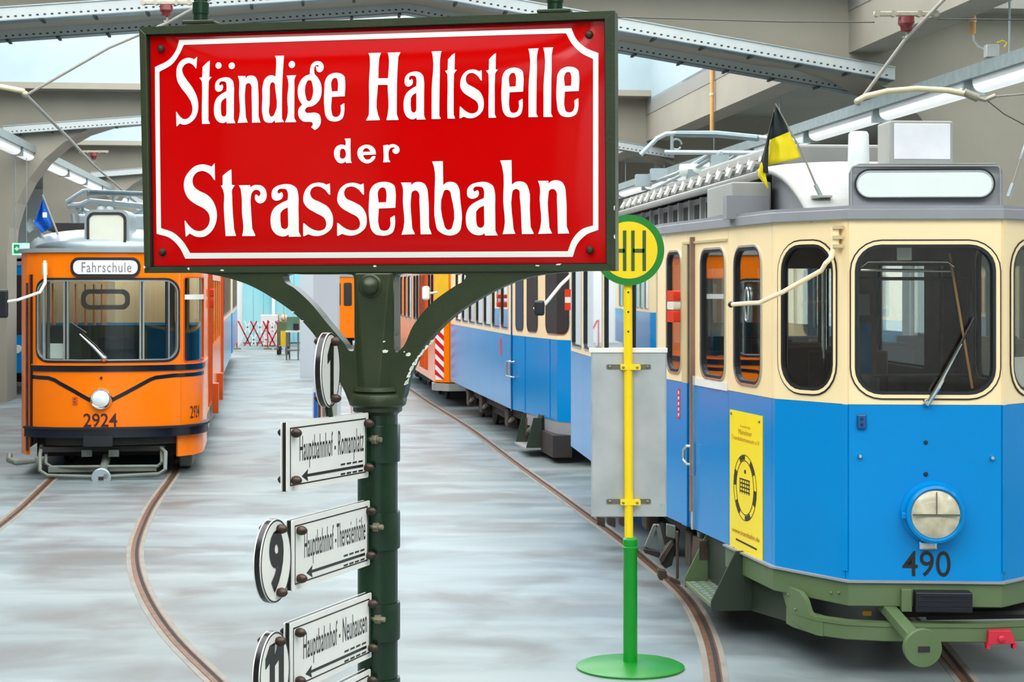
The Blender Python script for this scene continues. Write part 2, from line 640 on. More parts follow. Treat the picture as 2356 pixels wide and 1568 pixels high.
U0, U1, V0, V1 = -15.0, 14.0, -22.0, 70.0
flo = struct(obj('floor', hbox(MB(), U0 - 1, U1 + 1, V0, V1 + 1, -0.3, 0.0), 'floor', smooth=False))
struct(obj('wall_left', hbox(MB(), U0 - 0.4, U0, V0, V1, 0, 8), 'wall_white', smooth=False))
wr = MB()
hbox(wr, U1, U1 + 0.4, V0, V1, 0, 1.1)
hbox(wr, U1, U1 + 0.4, V0, V1, 2.9, 8)
hbox(wr, U1, U1 + 0.4, V0, 12, 1.1, 2.9)
hbox(wr, U1, U1 + 0.4, 60, V1, 1.1, 2.9)
for k in range(1, 12):
    hbox(wr, U1, U1 + 0.4, 12 + 4 * k - 0.25, 12 + 4 * k + 0.25, 1.1, 2.9)
struct(obj('wall_right', wr, 'wall_white', smooth=False))
for k in range(12):  # unseen window row, added so daylight shows through the tram's glass
    a_, b_ = 12 + 4 * k + (0.25 if k else 0), 16 + 4 * k - (0.25 if k < 11 else 0)
    fw = MB()
    hbox(fw, U1 + 0.1, U1 + 0.18, a_, b_, 1.1, 1.18); hbox(fw, U1 + 0.1, U1 + 0.18, a_, b_, 2.82, 2.9)
    hbox(fw, U1 + 0.1, U1 + 0.18, a_, a_ + 0.08, 1.1, 2.9); hbox(fw, U1 + 0.1, U1 + 0.18, b_ - 0.08, b_, 1.1, 2.9)
    hbox(fw, U1 + 0.1, U1 + 0.18, (a_ + b_) / 2 - 0.04, (a_ + b_) / 2 + 0.04, 1.1, 2.9)
    wn = struct(obj('window_%d' % (k + 1), fw, 'alu_frame', smooth=False))
    obj('pane', hbox(MB(), U1 + 0.13, U1 + 0.14, a_ + 0.05, b_ - 0.05, 1.15, 2.85), 'glass_clear', wn, smooth=False)
struct(obj('wall_front', hbox(MB(), U0, U1, V0 - 0.4, V0, 0, 8), 'wall_white', smooth=False))  # unseen end wall, added behind the camera to cut bright reflections
wb = struct(obj('wall_back', hbox(MB(), U0, U1, V1, V1 + 0.4, 0, 8), 'wall_white', smooth=False))
# painted cyan curtain-like gate in the back wall, in panels
for k in range(6):
    u = -2.75 + k * 0.40
    obj('gate_panel', hbox(MB(), u, u + 0.39, V1 - 0.12, V1, 0.05, 4.6), 'wall_cyan', wb, smooth=False)
obj('gate_post', hbox(MB(), -1.62, -1.5, V1 - 0.3, V1 - 0.12, 0.0, 4.6), 'wall_white', wb, smooth=False)

# portal frames of cast concrete: two columns, curved haunches, a beam rising to the middle
def frame_poly():
    p = [(-7.3, 0), (-5.95, 0), (-5.95, 2.9)]
    for k in range(1, 9):
        a = math.pi / 2 * k / 8
        p.append((-5.95 + 2.4 * (1 - math.cos(a)), 2.9 + 2.62 * math.sin(a)))
    p += [(1.2, 5.93), (5.9, 5.18)]
    for k in range(1, 9):
        a = math.pi / 2 * (1 - k / 8)
        p.append((8.4 - 2.5 * (1 - math.cos(a)), 2.7 + 2.48 * math.sin(a)))
    p += [(8.4, 0), (9.6, 0), (9.6, 6.3), (1.2, 6.9), (-7.3, 6.5)]
    return p
FV = [-18.5, -5.0, 8.5, 22.0, 35.5, 49.0, 62.5]
for v in FV:
    mb = MB()
    mb.prism([hall(u, v - 0.55, z) for u, z in frame_poly()], AH * 1.1)
    struct(obj('portal_frame', mb, 'concrete', smooth=False))

def zb(u):                                   # underside of the beams
    return 5.93 - 0.0855 * (1.2 - u) if u < 1.2 else 5.93 - 0.16 * (u - 1.2)

ceil = MB()
hbox(ceil, U0, -7.2, V0, V1, 6.1, 6.4)
hbox(ceil, 6.75, 8.15, V0, V1, 5.75, 6.05)
hbox(ceil, 11.6, U1, V0, V1, 5.75, 6.05)
for a_, b_ in ((V0, -4.0), (7.5, 9.5), (21.0, V1)):            # side skylights over the two nearest bays; unseen one overhead added for light
    hbox(ceil, 8.15, 11.6, a_, b_, 5.75, 6.05)
struct(obj('ceiling', ceil, 'roof_slab', smooth=False))
for a_, b_ in ((-4.0, 7.5), (9.5, 21.0)):
    w = MB()
    hbox(w, 8.05, 8.15, a_, b_, 6.05, 7.0); hbox(w, 11.6, 11.7, a_, b_, 6.05, 7.0)
    hbox(w, 8.15, 11.6, a_ - 0.1, a_, 6.05, 7.0); hbox(w, 8.15, 11.6, b_, b_ + 0.1, 6.05, 7.0)
    struct(obj('light_well', w, 'well_white', smooth=False))
for (u0, u1, z0, z1) in ((-7.6, -7.2, 5.6, 6.45), (6.76, 7.2, 5.22, 6.2)):
    struct(obj('trim_1' if u0 < 0 else 'trim_2', hbox(MB(), u0, u1, V0, V1, z0, z1), 'concrete', smooth=False))
# light wells between the frames: pale rendered upstands, open to the sky, with a ledge and glazing bars
for a, b in zip(FV, FV[1:]):
    w = MB()
    hbox(w, -7.2, 6.75, b - 1.0, b - 0.85, 6.2, 8.2)
    hbox(w, -7.2, 6.75, a + 0.85, a + 1.0, 6.2, 8.2)
    hbox(w, -7.35, -7.2, a + 0.85, b - 0.85, 6.2, 8.2)
    hbox(w, 6.75, 6.9, a + 0.85, b - 0.85, 6.0, 8.2)
    struct(obj('light_well', w, 'well_white', smooth=False))
    l = MB()
    hbox(l, -7.2, 6.75, b - 1.15, b - 0.5, 6.08, 6.2)
    hbox(l, -7.2, 6.75, a + 0.5, a + 1.15, 6.08, 6.2)
    struct(obj('well_ledge', l, 'concrete', smooth=False))

# perforated cable trays hung under both edges of the near beams
def cable_tray(v, dz, label, u0=-6.0, u1=7.3, slots=True):
    pts = [u0, 1.2, u1]
    t = thing('cable_tray', label, 'cable tray', hall(1.2, v, zb(1.2) - dz), 'cable trays under the concrete beams')
    def run(name, h, d, off, zo, m):
        mb = MB()
        for a, b in zip(pts, pts[1:]):
            lo = [hall(a, v + off, zb(a) - dz + zo), hall(b, v + off, zb(b) - dz + zo), hall(b, v + off + d, zb(b) - dz + zo), hall(a, v + off + d, zb(a) - dz + zo)]
            mb.hexa(lo, [p + Vector((0, 0, h)) for p in lo])
        return obj(name, mb, m, t, smooth=False)
    run('tray_base', 0.012, 0.22, 0, 0, 'tray_blue')
    run('tray_side', 0.15, 0.012, 0, 0.012, 'lamp_housing')
    run('tray_side', 0.10, 0.012, 0.21, 0.012, 'galvanised')
    run('tray_lip', 0.012, 0.03, -0.02, 0.162, 'galvanised')
    if slots:
        mb = MB(); n = 0
        u = u0 + 0.1
        while u < u1 - 0.1:
            z = zb(u) - dz
            mb.box(hall(u, v - 0.002, z + 0.05), 0.03, 0.006, 0.018, RH, AH)
            u += 0.085; n += 1
        obj('slot_row', mb, 'slot_dark', t, smooth=False, kind='stuff')
        u = u0 + 0.3
        while u < u1 - 0.1:
            obj('hanger', MB().box(hall(u, v + 0.1, zb(u) - dz - 0.012), 0.035, 0.30, 0.02, RH, AH), 'slot_dark', t, smooth=False)
            u += 0.62
    return t
cable_tray(21.25, 0.10, 'lit perforated cable tray along the front edge of the nearest concrete beam')
cable_tray(22.6, 0.12, 'shaded cable tray under the back edge of the nearest concrete beam, against the light well')
cable_tray(34.75, 0.10, 'perforated cable tray under the second concrete beam behind the stop sign')
cable_tray(48.25, 0.10, 'distant cable tray under the third concrete beam', slots=False)

# two rows of long fluorescent fittings hung from steel channels
def lamp_row(u, z, v0, v1, lab_rail, lab_lamp, grp, rod_top):
    rail = thing('lamp_rail', lab_rail, 'lamp rail', hall(u, (v0 + v1) / 2, z))
    obj('channel', hbox(MB(), u - 0.11, u + 0.11, v0, v1, z + 0.10, z + 0.17), 'tray_blue', rail, smooth=False)
    obj('channel_lip', hbox(MB(), u - 0.15, u - 0.11, v0, v1, z + 0.10, z + 0.24), 'galvanised', rail, smooth=False)
    obj('channel_lip', hbox(MB(), u + 0.11, u + 0.15, v0, v1, z + 0.10, z + 0.24), 'galvanised', rail, smooth=False)
    for v in [q + d for q in FV for d in ((-0.4, 0.4) if u < 0 else (-4.5, 0, 4.5))]:
        if v0 < v < v1:
            obj('hanger_rod', MB().tube([hall(u, v, z + 0.17), hall(u, v, rod_top)], 0.012, 6), 'galvanised', rail)
    first = None
    v = v0 + 0.2
    while v + 2.9 < v1:
        if first is None:
            first = thing('fluorescent_lamp', lab_lamp, 'lamp', hall(u, v, z), grp)
            obj('housing', hbox(MB(), u - 0.11, u + 0.11, v, v + 2.9, z + 0.03, z + 0.10), 'lamp_housing', first, smooth=False)
            pr = [(0.115 * math.cos(a), 0.085 * math.sin(a)) for a in [math.pi + math.pi * k / 8 for k in range(9)]]
            mb = MB().prism([hall(u + a, v + 0.03, z + 0.03 + b) for a, b in pr], AH * 2.84)
            obj('diffuser', mb, 'tube_light', first)
            obj('end_cap', hbox(MB(), u - 0.12, u + 0.12, v - 0.02, v + 0.03, z - 0.06, z + 0.10), 'galvanised', first, smooth=False)
        else:
            copy_tree(first, AH * (v - v0 - 0.2))
        v += 3.15
lamp_row(7.25, 4.42, 12.0, 60.0, 'long steel lamp channel above the roof of the blue tram',
         'long fluorescent lamp under the channel above the blue trams', 'fluorescent lamps above the blue trams', 5.3)
lamp_row(-5.55, 4.78, 24.0, 60.0, 'long steel lamp channel above the orange tram',
         'long fluorescent lamp under the channel above the orange tram', 'fluorescent lamps above the orange tram', 5.8)

# conduits, junction box
def conduit(px, y0, y1, Y, w, label):
    a, b = at(px, y0, Y), at(px, y1, Y)
    t = thing('conduit_pipe', label, 'conduit', b)
    obj('pipe', MB().tube([a, b], w, 10), 'conduit_orange', t)
    for f in (0.55, 0.8):
        c = a.lerp(b, f)
        obj('clip', MB().tube([c, c + Vector((0, 0, 0.04))], w * 1.25, 10), 'tube_beige', t)
    return t
cd = conduit(2238, -60, 78, 19.2, 0.034, 'thick tan conduit pipe above the lamp rail with a cable bending out of it')
obj('cable', MB().tube([at(2238, 75, 19.2), at(2240, 92, 19.2), at(2250, 106, 19.1), at(2262, 112, 19.0)], 0.012, 8), 'lamp_housing', cd)
conduit(1638, -150, 312, 29.4, 0.034, 'slim tan conduit pipe hanging in front of the light well')
jb = thing('junction_box', 'small grey junction box with a yellow cable on the lamp rail', 'junction box', at(2281, 118, 18.7))
obj('box', MB().box(at(2281, 118, 18.7), 0.14, 0.12, 0.14), 'lamp_housing', jb, bev=0.01)
obj('cable', MB().tube([at(2294, 98, 18.6), at(2306, 93, 18.6), at(2316, 98, 18.6), at(2310, 108, 18.6)], 0.008, 8), 'flag_yellow', jb)

# overhead-line gear: insulators in their links, span wires, stays
def insulator(c, w, label, grp=None):
    t = thing('line_insulator', label, 'insulator', c)
    s = w
    obj('bell', MB().lathe(c, [(0.02*s, 0.17*s), (0.12*s, 0.15*s), (0.13*s, 0.05*s), (0.09*s, 0.0), (0.085*s, -0.06*s), (0.03*s, -0.08*s)], n=18), 'insulator_red', t)
    for d in (-0.03, 0.03):
        obj('link_plate', MB().box(c + Vector((0, d * s, 0.2 * s)), 1.0 * s, 0.02 * s, 0.07 * s), 'insulator_metal', t, bev=0.01 * s)
    for dx in (-0.45, -0.2, 0.2, 0.45):
        obj('link_bolt', MB().tube([c + Vector((dx * s, -0.06 * s, 0.2 * s)), c + Vector((dx * s, 0.05 * s, 0.2 * s))], 0.05 * s, 10), 'insulator_metal', t)
    obj('hook', MB().tube([c + Vector((0, 0, -0.08 * s)), c + Vector((0.02 * s, 0, -0.13 * s)), c + Vector((-0.02 * s, 0, -0.18 * s)), c + Vector((-0.05 * s, 0, -0.15 * s))], 0.022 * s, 8), 'insulator_metal', t)
    return t
Yr, Yl = 15.0, 19.0
insulator(at(2085, 62, Yr), 0.56, 'dark red insulator on a metal link above the blue tram')
insulator(at(383, 30, Yl), 0.56, 'dark red insulator on a metal link above the upper edge of the red sign')
insulator(at(216, 362, 33.0), 0.55, 'small distant dark red insulator above the orange tram')
def wire(pts, r, m, label, name='stay_wire', cat='wire'):
    return tag(obj(name, MB().tube(pts, r, 8), m), label, cat)
wire([at(1200, 33, Yr), at(1800, 50, Yr), at(2012, 51, Yr)], 0.006, 'wire_dark', 'thin dark span wire running from the red sign to the insulator', 'span_wire')
wire([at(2157, 44, Yr), at(2420, 46, Yr)], 0.006, 'wire_dark', 'thin dark span wire on the far side of the insulator', 'span_wire')
wire([at(2190, -20, Yr - 0.1), at(2085, 88, Yr), at(1976, 236, Yr + 0.2)], 0.016, 'cable_grey', 'grey stay cable coming down from the insulator to the bent beige tube')
wire([at(60, 219, Yl), at(250, 110, Yl), at(386, 52, Yl), at(480, 0, Yl), at(560, -40, Yl)], 0.016, 'cable_grey', 'grey stay cable rising behind the corner of the red sign')
wire([at(60, 219, Yl + 0.1), at(165, 325, 24), at(216, 380, 33.0), at(330, 480, 38)], 0.02, 'cable_grey', 'grey stay cable going down over the orange tram')
wire([at(2245, 226, Yr), at(2480, 205, Yr)], 0.008, 'cable_grey', 'grey wire leaving the end of the bent beige tube')
wire([at(2270, 230, Yr), at(2310, 262, Yr), at(2400, 310, Yr)], 0.005, 'wire_dark', 'thin slack wire drooping beside the concrete haunch', 'slack_wire')
tb = thing('pull_off_tube', 'bent beige pull-off tube with a metal clamp above the blue tram', 'tube', at(2110, 205, Yr))
obj('tube', MB().tube([at(1972, 232, Yr), at(1990, 222, Yr), at(2040, 210, Yr), at(2110, 204, Yr), at(2180, 208, Yr), at(2240, 220, Yr)], 0.026, 10), 'tube_beige', tb)
obj('clamp', MB().tube([at(2218, 212, Yr), at(2250, 226, Yr)], 0.036, 10), 'insulator_metal', tb)
obj('eye_bolt', MB().ball(at(1974, 234, Yr), 0.036), 'insulator_metal', tb)
obj('shackle', MB().tube([at(2250, 226, Yr), at(2266, 230, Yr), at(2290, 220, Yr)], 0.02, 8), 'insulator_metal', tb)
tb = thing('pull_off_tube', 'straight beige pull-off tube above the orange tram', 'tube', at(-40, 195, Yl))
obj('tube', MB().tube([at(-120, 175, Yl), at(-30, 193, Yl), at(30, 205, Yl), at(56, 210, Yl)], 0.03, 10), 'tube_beige', tb)
obj('shackle', MB().ball(at(58, 217, Yl), 0.04), 'insulator_metal', tb)

# ---------------------------------------------------------------- rails let into the floor
def rail(pts, label, grp):
    P = [Vector((p[0], p[1], 0)) for p in spline([(q.x, q.y) for q in pts], 8, closed=False)]
    t = thing('tram_rail', label, 'rail', P[len(P) // 2], grp)
    def band(w0, w1, z0, z1):
        mb = MB(); L = []
        for i, p in enumerate(P):
            d = (P[min(i + 1, len(P) - 1)] - P[max(i - 1, 0)]).normalized()
            n = Vector((d.y, -d.x, 0))
            L.append((p + n * w0, p + n * w1))
        for (a, b), (c, d) in zip(L, L[1:]):
            mb.hexa([Vector((q.x, q.y, z0)) for q in (a, b, d, c)], [Vector((q.x, q.y, z1)) for q in (a, b, d, c)])
        return mb
    obj('rail_bed', band(-0.07, 0.075, -0.02, 0.002), 'rail_bed', t, smooth=False)
    obj('rail_head', band(-0.032, 0.002, -0.02, 0.006), 'rail_steel', t, smooth=False)
    obj('groove', band(0.002, 0.028, -0.02, 0.004), 'rail_groove', t, smooth=False)
    obj('check_rail', band(0.028, 0.038, -0.02, 0.0055), 'rail_steel', t, smooth=False)
    return t
rail([fl(-420, 1500), fl(-180, 1330), fl(0, 1208), fl(120, 1100), fl(230, 1000), fl(330, 900), fl(420, 820)],
     'rail under the near door side of the orange tram', None)
rail([fl(640, 1700), fl(500, 1568), fl(400, 1468), fl(335, 1370), fl(310, 1280), fl(335, 1190), fl(400, 1090), fl(447, 1000), fl(480, 920), fl(520, 820)],
     'curving rusty rail swinging out from under the orange tram towards the stop sign', None)
rail([fl(1655, 1760), fl(1648, 1568), fl(1632, 1480), fl(1590, 1390), fl(1480, 1285), fl(1330, 1170), fl(1190, 1068), fl(1080, 985), fl(985, 925), fl(900, 865)],
     'long rail under the step side of the blue trams', None)
rail([fl(2390, 1760), fl(2225, 1568), fl(2172, 1500), fl(2080, 1400), fl(1930, 1290), fl(1700, 1150), fl(1500, 1030), fl(1300, 930)],
     'rail under the coupler of the big blue tram', None)

# ================================================================ THE RED STOP SIGN ON ITS GREEN POST
SA, SB = Vector((-0.854, 4.057)), Vector((0.232, 3.851))
sf = Fac([SA - (SB - SA) * 0.2, SA, SB, SB + (SB - SA) * 0.2])
def S(x, y):
    return sf.px(x, y)
PX, PY = -0.3056, 3.953                                   # the post
SN = sf.nrm(0.6); ST = sf.tan(0.6)
post = thing('tram_stop_post', 'red enamel tram stop sign in a dark green frame on a cast green post', 'stop sign', (PX, PY, 0))

# pillow shape of the enamel plate
ic = [S(347, 82), S(1394, 47), S(1399, 607), S(356, 614)]
def inner_uv(q, z):
    s0 = (ic[0][0] + ic[3][0]) / 2; s1 = (ic[1][0] + ic[2][0]) / 2
    z0 = (ic[2][1] + ic[3][1]) / 2; z1 = (ic[0][1] + ic[1][1]) / 2
    return (q - s0) / (s1 - s0) * 2 - 1, (z - z0) / (z1 - z0) * 2 - 1
def dome(q, z):
    a, b = inner_uv(q, z)
    a, b = min(1, abs(a)), min(1, abs(b))
    return 0.016 * (1 - a ** 6) * (1 - b ** 4)
def bil(a, b):
    p = [Vector(c) for c in ic]
    t = p[0].lerp(p[1], a); u = p[3].lerp(p[2], a)
    return u.lerp(t, b)
NU, NV = 72, 40
rows = []
for j in range(NV + 1):
    row = []
    for i in range(NU + 1):
        q = bil(i / NU, j / NV)
        row.append(sf.pt(q.x, q.y, 0.012 + dome(q.x, q.y)))
    rows.append(row)
pm = MB().grid(rows)
panel = obj('enamel_plate', pm, 'enamel_red', post, sol=0.0)
obj('plate_back', sheet(sf, ic, off0=-0.004, off1=0.011), 'enamel_black', post, smooth=False)

def frame_bar(o0, o1, i1, i0):
    return sheet(sf, [S(*o0), S(*o1), S(*i1), S(*i0)], off0=-0.03, off1=0.028)
oc = [(330, 66), (1418, 29), (1420, 623), (342, 628)]
ii = [(347, 83), (1395, 47), (1399, 607), (356, 614)]
for a, b in ((3, 2), (2, 1), (1, 0), (0, 3)):
    obj('frame_bar', frame_bar(oc[a], oc[b], ii[b], ii[a]), 'sign_green', post, smooth=False, bev=0.003)
    # dark rebate between frame and plate
    def mid(k):
        cx, cy = 875, 345
        return (ii[k][0] + (cx - ii[k][0]) * 0.006, ii[k][1] + (cy - ii[k][1]) * 0.01)
    obj('rebate', sheet(sf, [S(*ii[a]), S(*ii[b]), S(*mid(b)), S(*mid(a))], off0=0.0, off1=0.0135), 'enamel_black', post, smooth=False)

# lettering, traced as outlines; K marks a sharp corner
K = 1
def parse(txt):
    out = []
    for w in txt.split():
        k = w.endswith('*')
        a, b = w.rstrip('*').split(',')
        out.append((float(a), float(b), 1) if k else (float(a), float(b)))
    return out
def ell(cx, cy, rx, ry):
    return [(cx + rx * math.cos(2 * math.pi * k / 12), cy + ry * math.sin(2 * math.pi * k / 12)) for k in range(12)]
G = {
 'S': ['500,110* 505,115* 497,330* 482,330* 440,275 350,228 270,260 222,350 240,430 310,540 430,700 510,860 540,1020 530,1150 480,1270 400,1350 280,1395 220,1388 185,1370* 130,1425* 118,1420* 108,1145* 120,1148* 180,1230 240,1280 285,1290 350,1265 410,1190 428,1100 400,970 330,850 210,700 130,560 110,420 125,290 190,190 270,140 350,128 410,140 448,157*'],
 't': ['615,300* 735,192 750,185* 748,490* 795,495* 740,570 738,620 735,1200 735,1310* 765,1375* 755,1382* 612,1382* 608,1200 608,620 605,580 555,512* 610,498*'],
 'a': ['1250,1370* 1082,1372* 1080,1335* 1040,1362 980,1365 910,1330 855,1240 840,1120 850,1000 890,900 950,840 1010,800 1075,765* 1076,640 1060,595 1010,578 960,585 938,625 952,656 972,650 990,635 1005,650 1012,690 1000,735 960,768 910,774 870,745 857,680 870,600 920,540 1000,508 1070,500 1150,525 1195,570 1215,650 1220,900 1220,1290*',
       '1076,888* 1010,930 975,985* 977,1150 990,1220 1030,1245 1065,1225 1078,1180*'],
 'd': ['412,95* 585,90* 562,700 562,1280* 600,1350* 430,1358* 425,1315* 380,1355 310,1362 240,1340 195,1220 190,900 197,640 230,540 300,475 380,465 432,490* 440,190 435,150',
       '335,650 350,610 390,597 418,620 428,700 422,1190 390,1235 355,1245 330,1215 328,1000 330,800'],
 'i': ['642,470* 825,462* 798,520 795,700 793,1270* 832,1340* 820,1350* 620,1354* 622,1340* 658,1250 660,900 668,540'],
 'g': ['1080,445* 1085,350 1110,260 1170,205 1240,195 1300,220 1340,290 1325,370 1270,408 1220,390 1198,340 1195,290 1240,308* 1250,285* 1215,268 1180,285 1162,340 1170,440* 1240,520 1290,620 1308,740 1290,880 1230,980 1130,1050 1020,1080 995,1130 1020,1170 1080,1175 1180,1170 1260,1200 1292,1280 1285,1390 1230,1470 1180,1500* 1110,1445* 1140,1400 1130,1355 1080,1345 960,1335 890,1270 865,1180 880,1090 940,1020* 880,920 855,780 875,640 920,550 1000,475',
       '1018,610 1040,570 1075,558 1110,570 1128,620 1125,890 1100,940 1070,955 1035,940 1015,890'],
 'e': ['1745,862* 1500,875* 1502,1180 1520,1230 1570,1252 1630,1235 1665,1170 1665,1035* 1720,995* 1738,998* 1735,1170 1700,1280 1620,1330 1530,1337 1440,1310 1385,1230 1362,1100 1360,700 1372,570 1420,480 1500,430 1590,418 1680,440 1735,490 1748,560',
       '1500,770* 1610,765* 1608,570 1590,525 1555,515 1520,530 1498,565'],
 'H': ['115,125* 355,118* 328,200 318,300 312,605* 495,603* 500,200 492,160 478,117* 718,108* 715,125 685,190 680,260 665,700 663,1280* 700,1385* 690,1392* 465,1395* 492,1280 488,730* 305,730* 310,1290 318,1310 348,1385* 340,1395* 85,1402* 88,1385* 132,1300 138,1200 135,700 145,240 140,190'],
 'l': ['1308,95* 1498,85* 1482,150 1472,500 1465,1310* 1495,1365* 1485,1373* 1320,1375* 1320,800 1330,180'],
 's': ['670,390* 675,560* 655,555* 600,480 510,435 440,460 412,530 430,600 540,670 640,740 700,860 708,940 690,1050 620,1130 520,1175 440,1172 378,1150* 325,1180* 312,1175* 315,985* 330,985* 400,1050 460,1085 540,1095 600,1060 618,990 600,920 480,830 370,750 325,670 325,570 360,470 430,400 530,378 590,390 625,408*'],
 'D': ['535,145* 720,140* 715,400 725,810* 755,860* 745,872* 580,877* 572,820* 530,860 440,885 350,860 260,750 220,620 235,480 310,370 430,325 500,330 562,355* 570,240 560,200',
       '410,500 440,460 485,448 540,475 568,540 570,660 540,720 475,745 420,725 395,680 400,600'],
 'E': ['1475,620* 1090,640* 1120,710 1170,760 1230,775 1300,750 1350,690 1400,665 1460,680 1450,730 1380,820 1300,870 1210,890 1110,865 980,760 930,660 920,560 950,450 1040,370 1150,330 1220,328 1320,350 1430,440 1470,540',
       '1080,540* 1110,470 1190,428 1240,445 1310,525* 1300,535*'],
 'R': ['1690,350* 1840,325* 1858,355* 1900,325 1990,310 2080,335 2160,400 2185,480 2160,560 2100,600 2030,595 1980,550 1970,500 1990,460 2050,440* 2020,415 1970,408 1900,440 1865,510 1862,770* 1910,835* 1895,852* 1690,857* 1700,790 1700,500'],
 'Z': ['690,55* 697,380* 680,378* 620,290 540,230 440,205 340,240 275,330 265,400 290,490 370,565 540,650 640,750 700,870 730,1040 715,1150 670,1270 570,1390 480,1440 400,1452 330,1445 200,1382* 135,1440* 122,1440* 105,1140* 120,1140* 200,1245 300,1320 390,1338 480,1310 560,1230 590,1110 570,1010 490,920 340,840 200,740 120,610 95,460 120,330 200,210 310,115 440,80 540,90 632,122*'],
 'T': ['840,295* 985,185 1008,175* 1015,465* 1072,475* 1025,550 1022,700 1050,1300* 1085,1430* 885,1433* 860,900 848,560 805,485* 842,470*'],
 'r': ['1145,475* 1360,473* 1370,510* 1430,475 1500,468 1590,490 1650,550 1675,660 1650,760 1590,810 1530,815 1470,770 1450,710 1470,650 1490,655 1525,680 1555,650 1550,600 1500,562 1440,570 1390,630 1375,700 1378,950 1395,1290* 1450,1415* 1440,1432* 1197,1432* 1220,1330 1205,1000 1188,580 1180,540'],
 'n': ['55,352* 190,352* 192,385* 230,355 300,345 360,365 400,430 412,520 422,940* 455,1030* 308,1033* 298,600 290,490 265,462 235,458 200,480 192,520 200,950* 235,1030* 55,1037* 85,950 80,600 75,400'],
 'b': ['465,75* 607,72* 612,388* 650,355 710,343 780,365 825,450 832,550 848,900 825,985 760,1035 690,1048 610,1030 530,970 505,880 498,500 488,140',
       '612,490 630,455 660,448 700,470 715,530 730,920 710,960 670,972 635,945 620,900'],
 'h': ['1358,62* 1507,58* 1512,380* 1560,345 1620,337 1690,360 1735,450 1745,700 1755,935* 1795,1020* 1785,1027* 1638,1028* 1615,550 1600,450 1565,437 1525,460 1515,500 1530,960* 1553,1025* 1383,1030* 1405,960 1398,600 1386,150'],
}
GC = {k: [parse(c) for c in v] for k, v in G.items()}
GC['.'] = [ell(0, 0, 1, 1)]
CR = {1: (400, 120, 8.255), 2: (590, 120, 8.252), 3: (840, 110, 8.252), 4: (1020, 110, 7.139), 5: (760, 310, 13.09), 6: (420, 370, 8.254), 7: (640, 400, 7.3625), 8: (920, 360, 5.746)}
def glyph(ch, crop, box=None):
    """place a traced letter, by default where it was traced, else fitted into a box of the given crop"""
    ox, oy, sc = CR[crop]
    cs = GC[ch]
    xs = [p[0] for p in cs[0]]; ys = [p[1] for p in cs[0]]
    x0, x1, y0, y1 = min(xs), max(xs), min(ys), max(ys)
    bx = box or (x0, y0, x1, y1)
    res = []
    for c in cs:
        q = []
        for p in c:
            X = bx[0] + (p[0] - x0) / (x1 - x0) * (bx[2] - bx[0])
            Y = bx[1] + (p[1] - y0) / (y1 - y0) * (bx[3] - bx[1])
            w = S(ox + X / sc, oy + Y / sc)
            q.append((w[0], w[1], 1) if len(p) > 2 else w)
        res.append(spline(q, 4))
    return res
def enamel(name, contours, parent, m='enamel_white', lift=0.0012, cutn=0.02):
    """flat print on the pillow-shaped plate: cut fine enough to follow it"""
    polys = [[Vector((a, b, 0)) for a, b in c] for c in contours]
    tri = geometry.tessellate_polygon(polys)
    flat = [v for p in polys for v in p]
    bm = bmesh.new()
    bv = [bm.verts.new(v) for v in flat]
    for t in tri:
        a, b, c = (flat[i] for i in t)
        ar = (b.x - a.x) * (c.y - a.y) - (b.y - a.y) * (c.x - a.x)
        if abs(ar) < 1e-12: continue
        try: bm.faces.new([bv[i] for i in (t if ar > 0 else reversed(t))])
        except ValueError: pass
    x0, x1 = min(v.x for v in flat), max(v.x for v in flat)
    y0, y1 = min(v.y for v in flat), max(v.y for v in flat)
    for ax, lo, hi in ((0, x0, x1), (1, y0, y1)):
        k = math.ceil(lo / cutn) * cutn
        while k < hi:
            co = (k, 0, 0) if ax == 0 else (0, k, 0)
            bmesh.ops.bisect_plane(bm, geom=bm.verts[:] + bm.edges[:] + bm.faces[:], plane_co=co, plane_no=(1 - ax, ax, 0), dist=1e-7)
            k += cutn
    bm.verts.index_update()
    mb = MB().add([sf.pt(v.co.x, v.co.y, 0.012 + lift + dome(v.co.x, v.co.y)) for v in bm.verts], [tuple(v.index for v in f.verts) for f in bm.faces])
    bm.free()
    return obj(name, mb, m, parent, fix=False)
LET = [('S', 1), ('t', 1), ('a', 1), ('.', 1, (861, 216, 975, 340)), ('.', 1, (1110, 219, 1230, 347)),
       ('n', 2, (-280, 468, 155, 1365)), ('d', 2), ('i', 2), ('.', 2, (678, 192, 798, 328)), ('g', 2), ('e', 2),
       ('H', 3), ('a', 3, (790, 475, 1207, 1385)), ('l', 3), ('t', 3, (1565, 125, 1792, 1367)),
       ('s', 4), ('t', 4, (740, 108, 935, 1168)), ('e', 4, (1000, 348, 1350, 1163)), ('l', 4, (1425, 28, 1592, 1158)), ('l', 4, (1668, 10, 1830, 1155)), ('e', 4, (1893, 328, 2252, 1153)),
       ('D', 5), ('E', 5), ('R', 5),
       ('Z', 6), ('T', 6), ('r', 6), ('a', 7, (-66, 182, 445, 1068)), ('s', 7, (478, 158, 988, 1060)), ('s', 7, (1050, 160, 1556, 1053)), ('e', 7, (1598, 145, 2042, 1050)),
       ('n', 8), ('b', 8), ('a', 8, (905, 343, 1322, 1048)), ('h', 8), ('n', 8, (1850, 322, 2260, 1027))]
for w in LET:
    gl = glyph(w[0], w[1], w[2] if len(w) > 2 else None)
    enamel('letter', gl, panel)
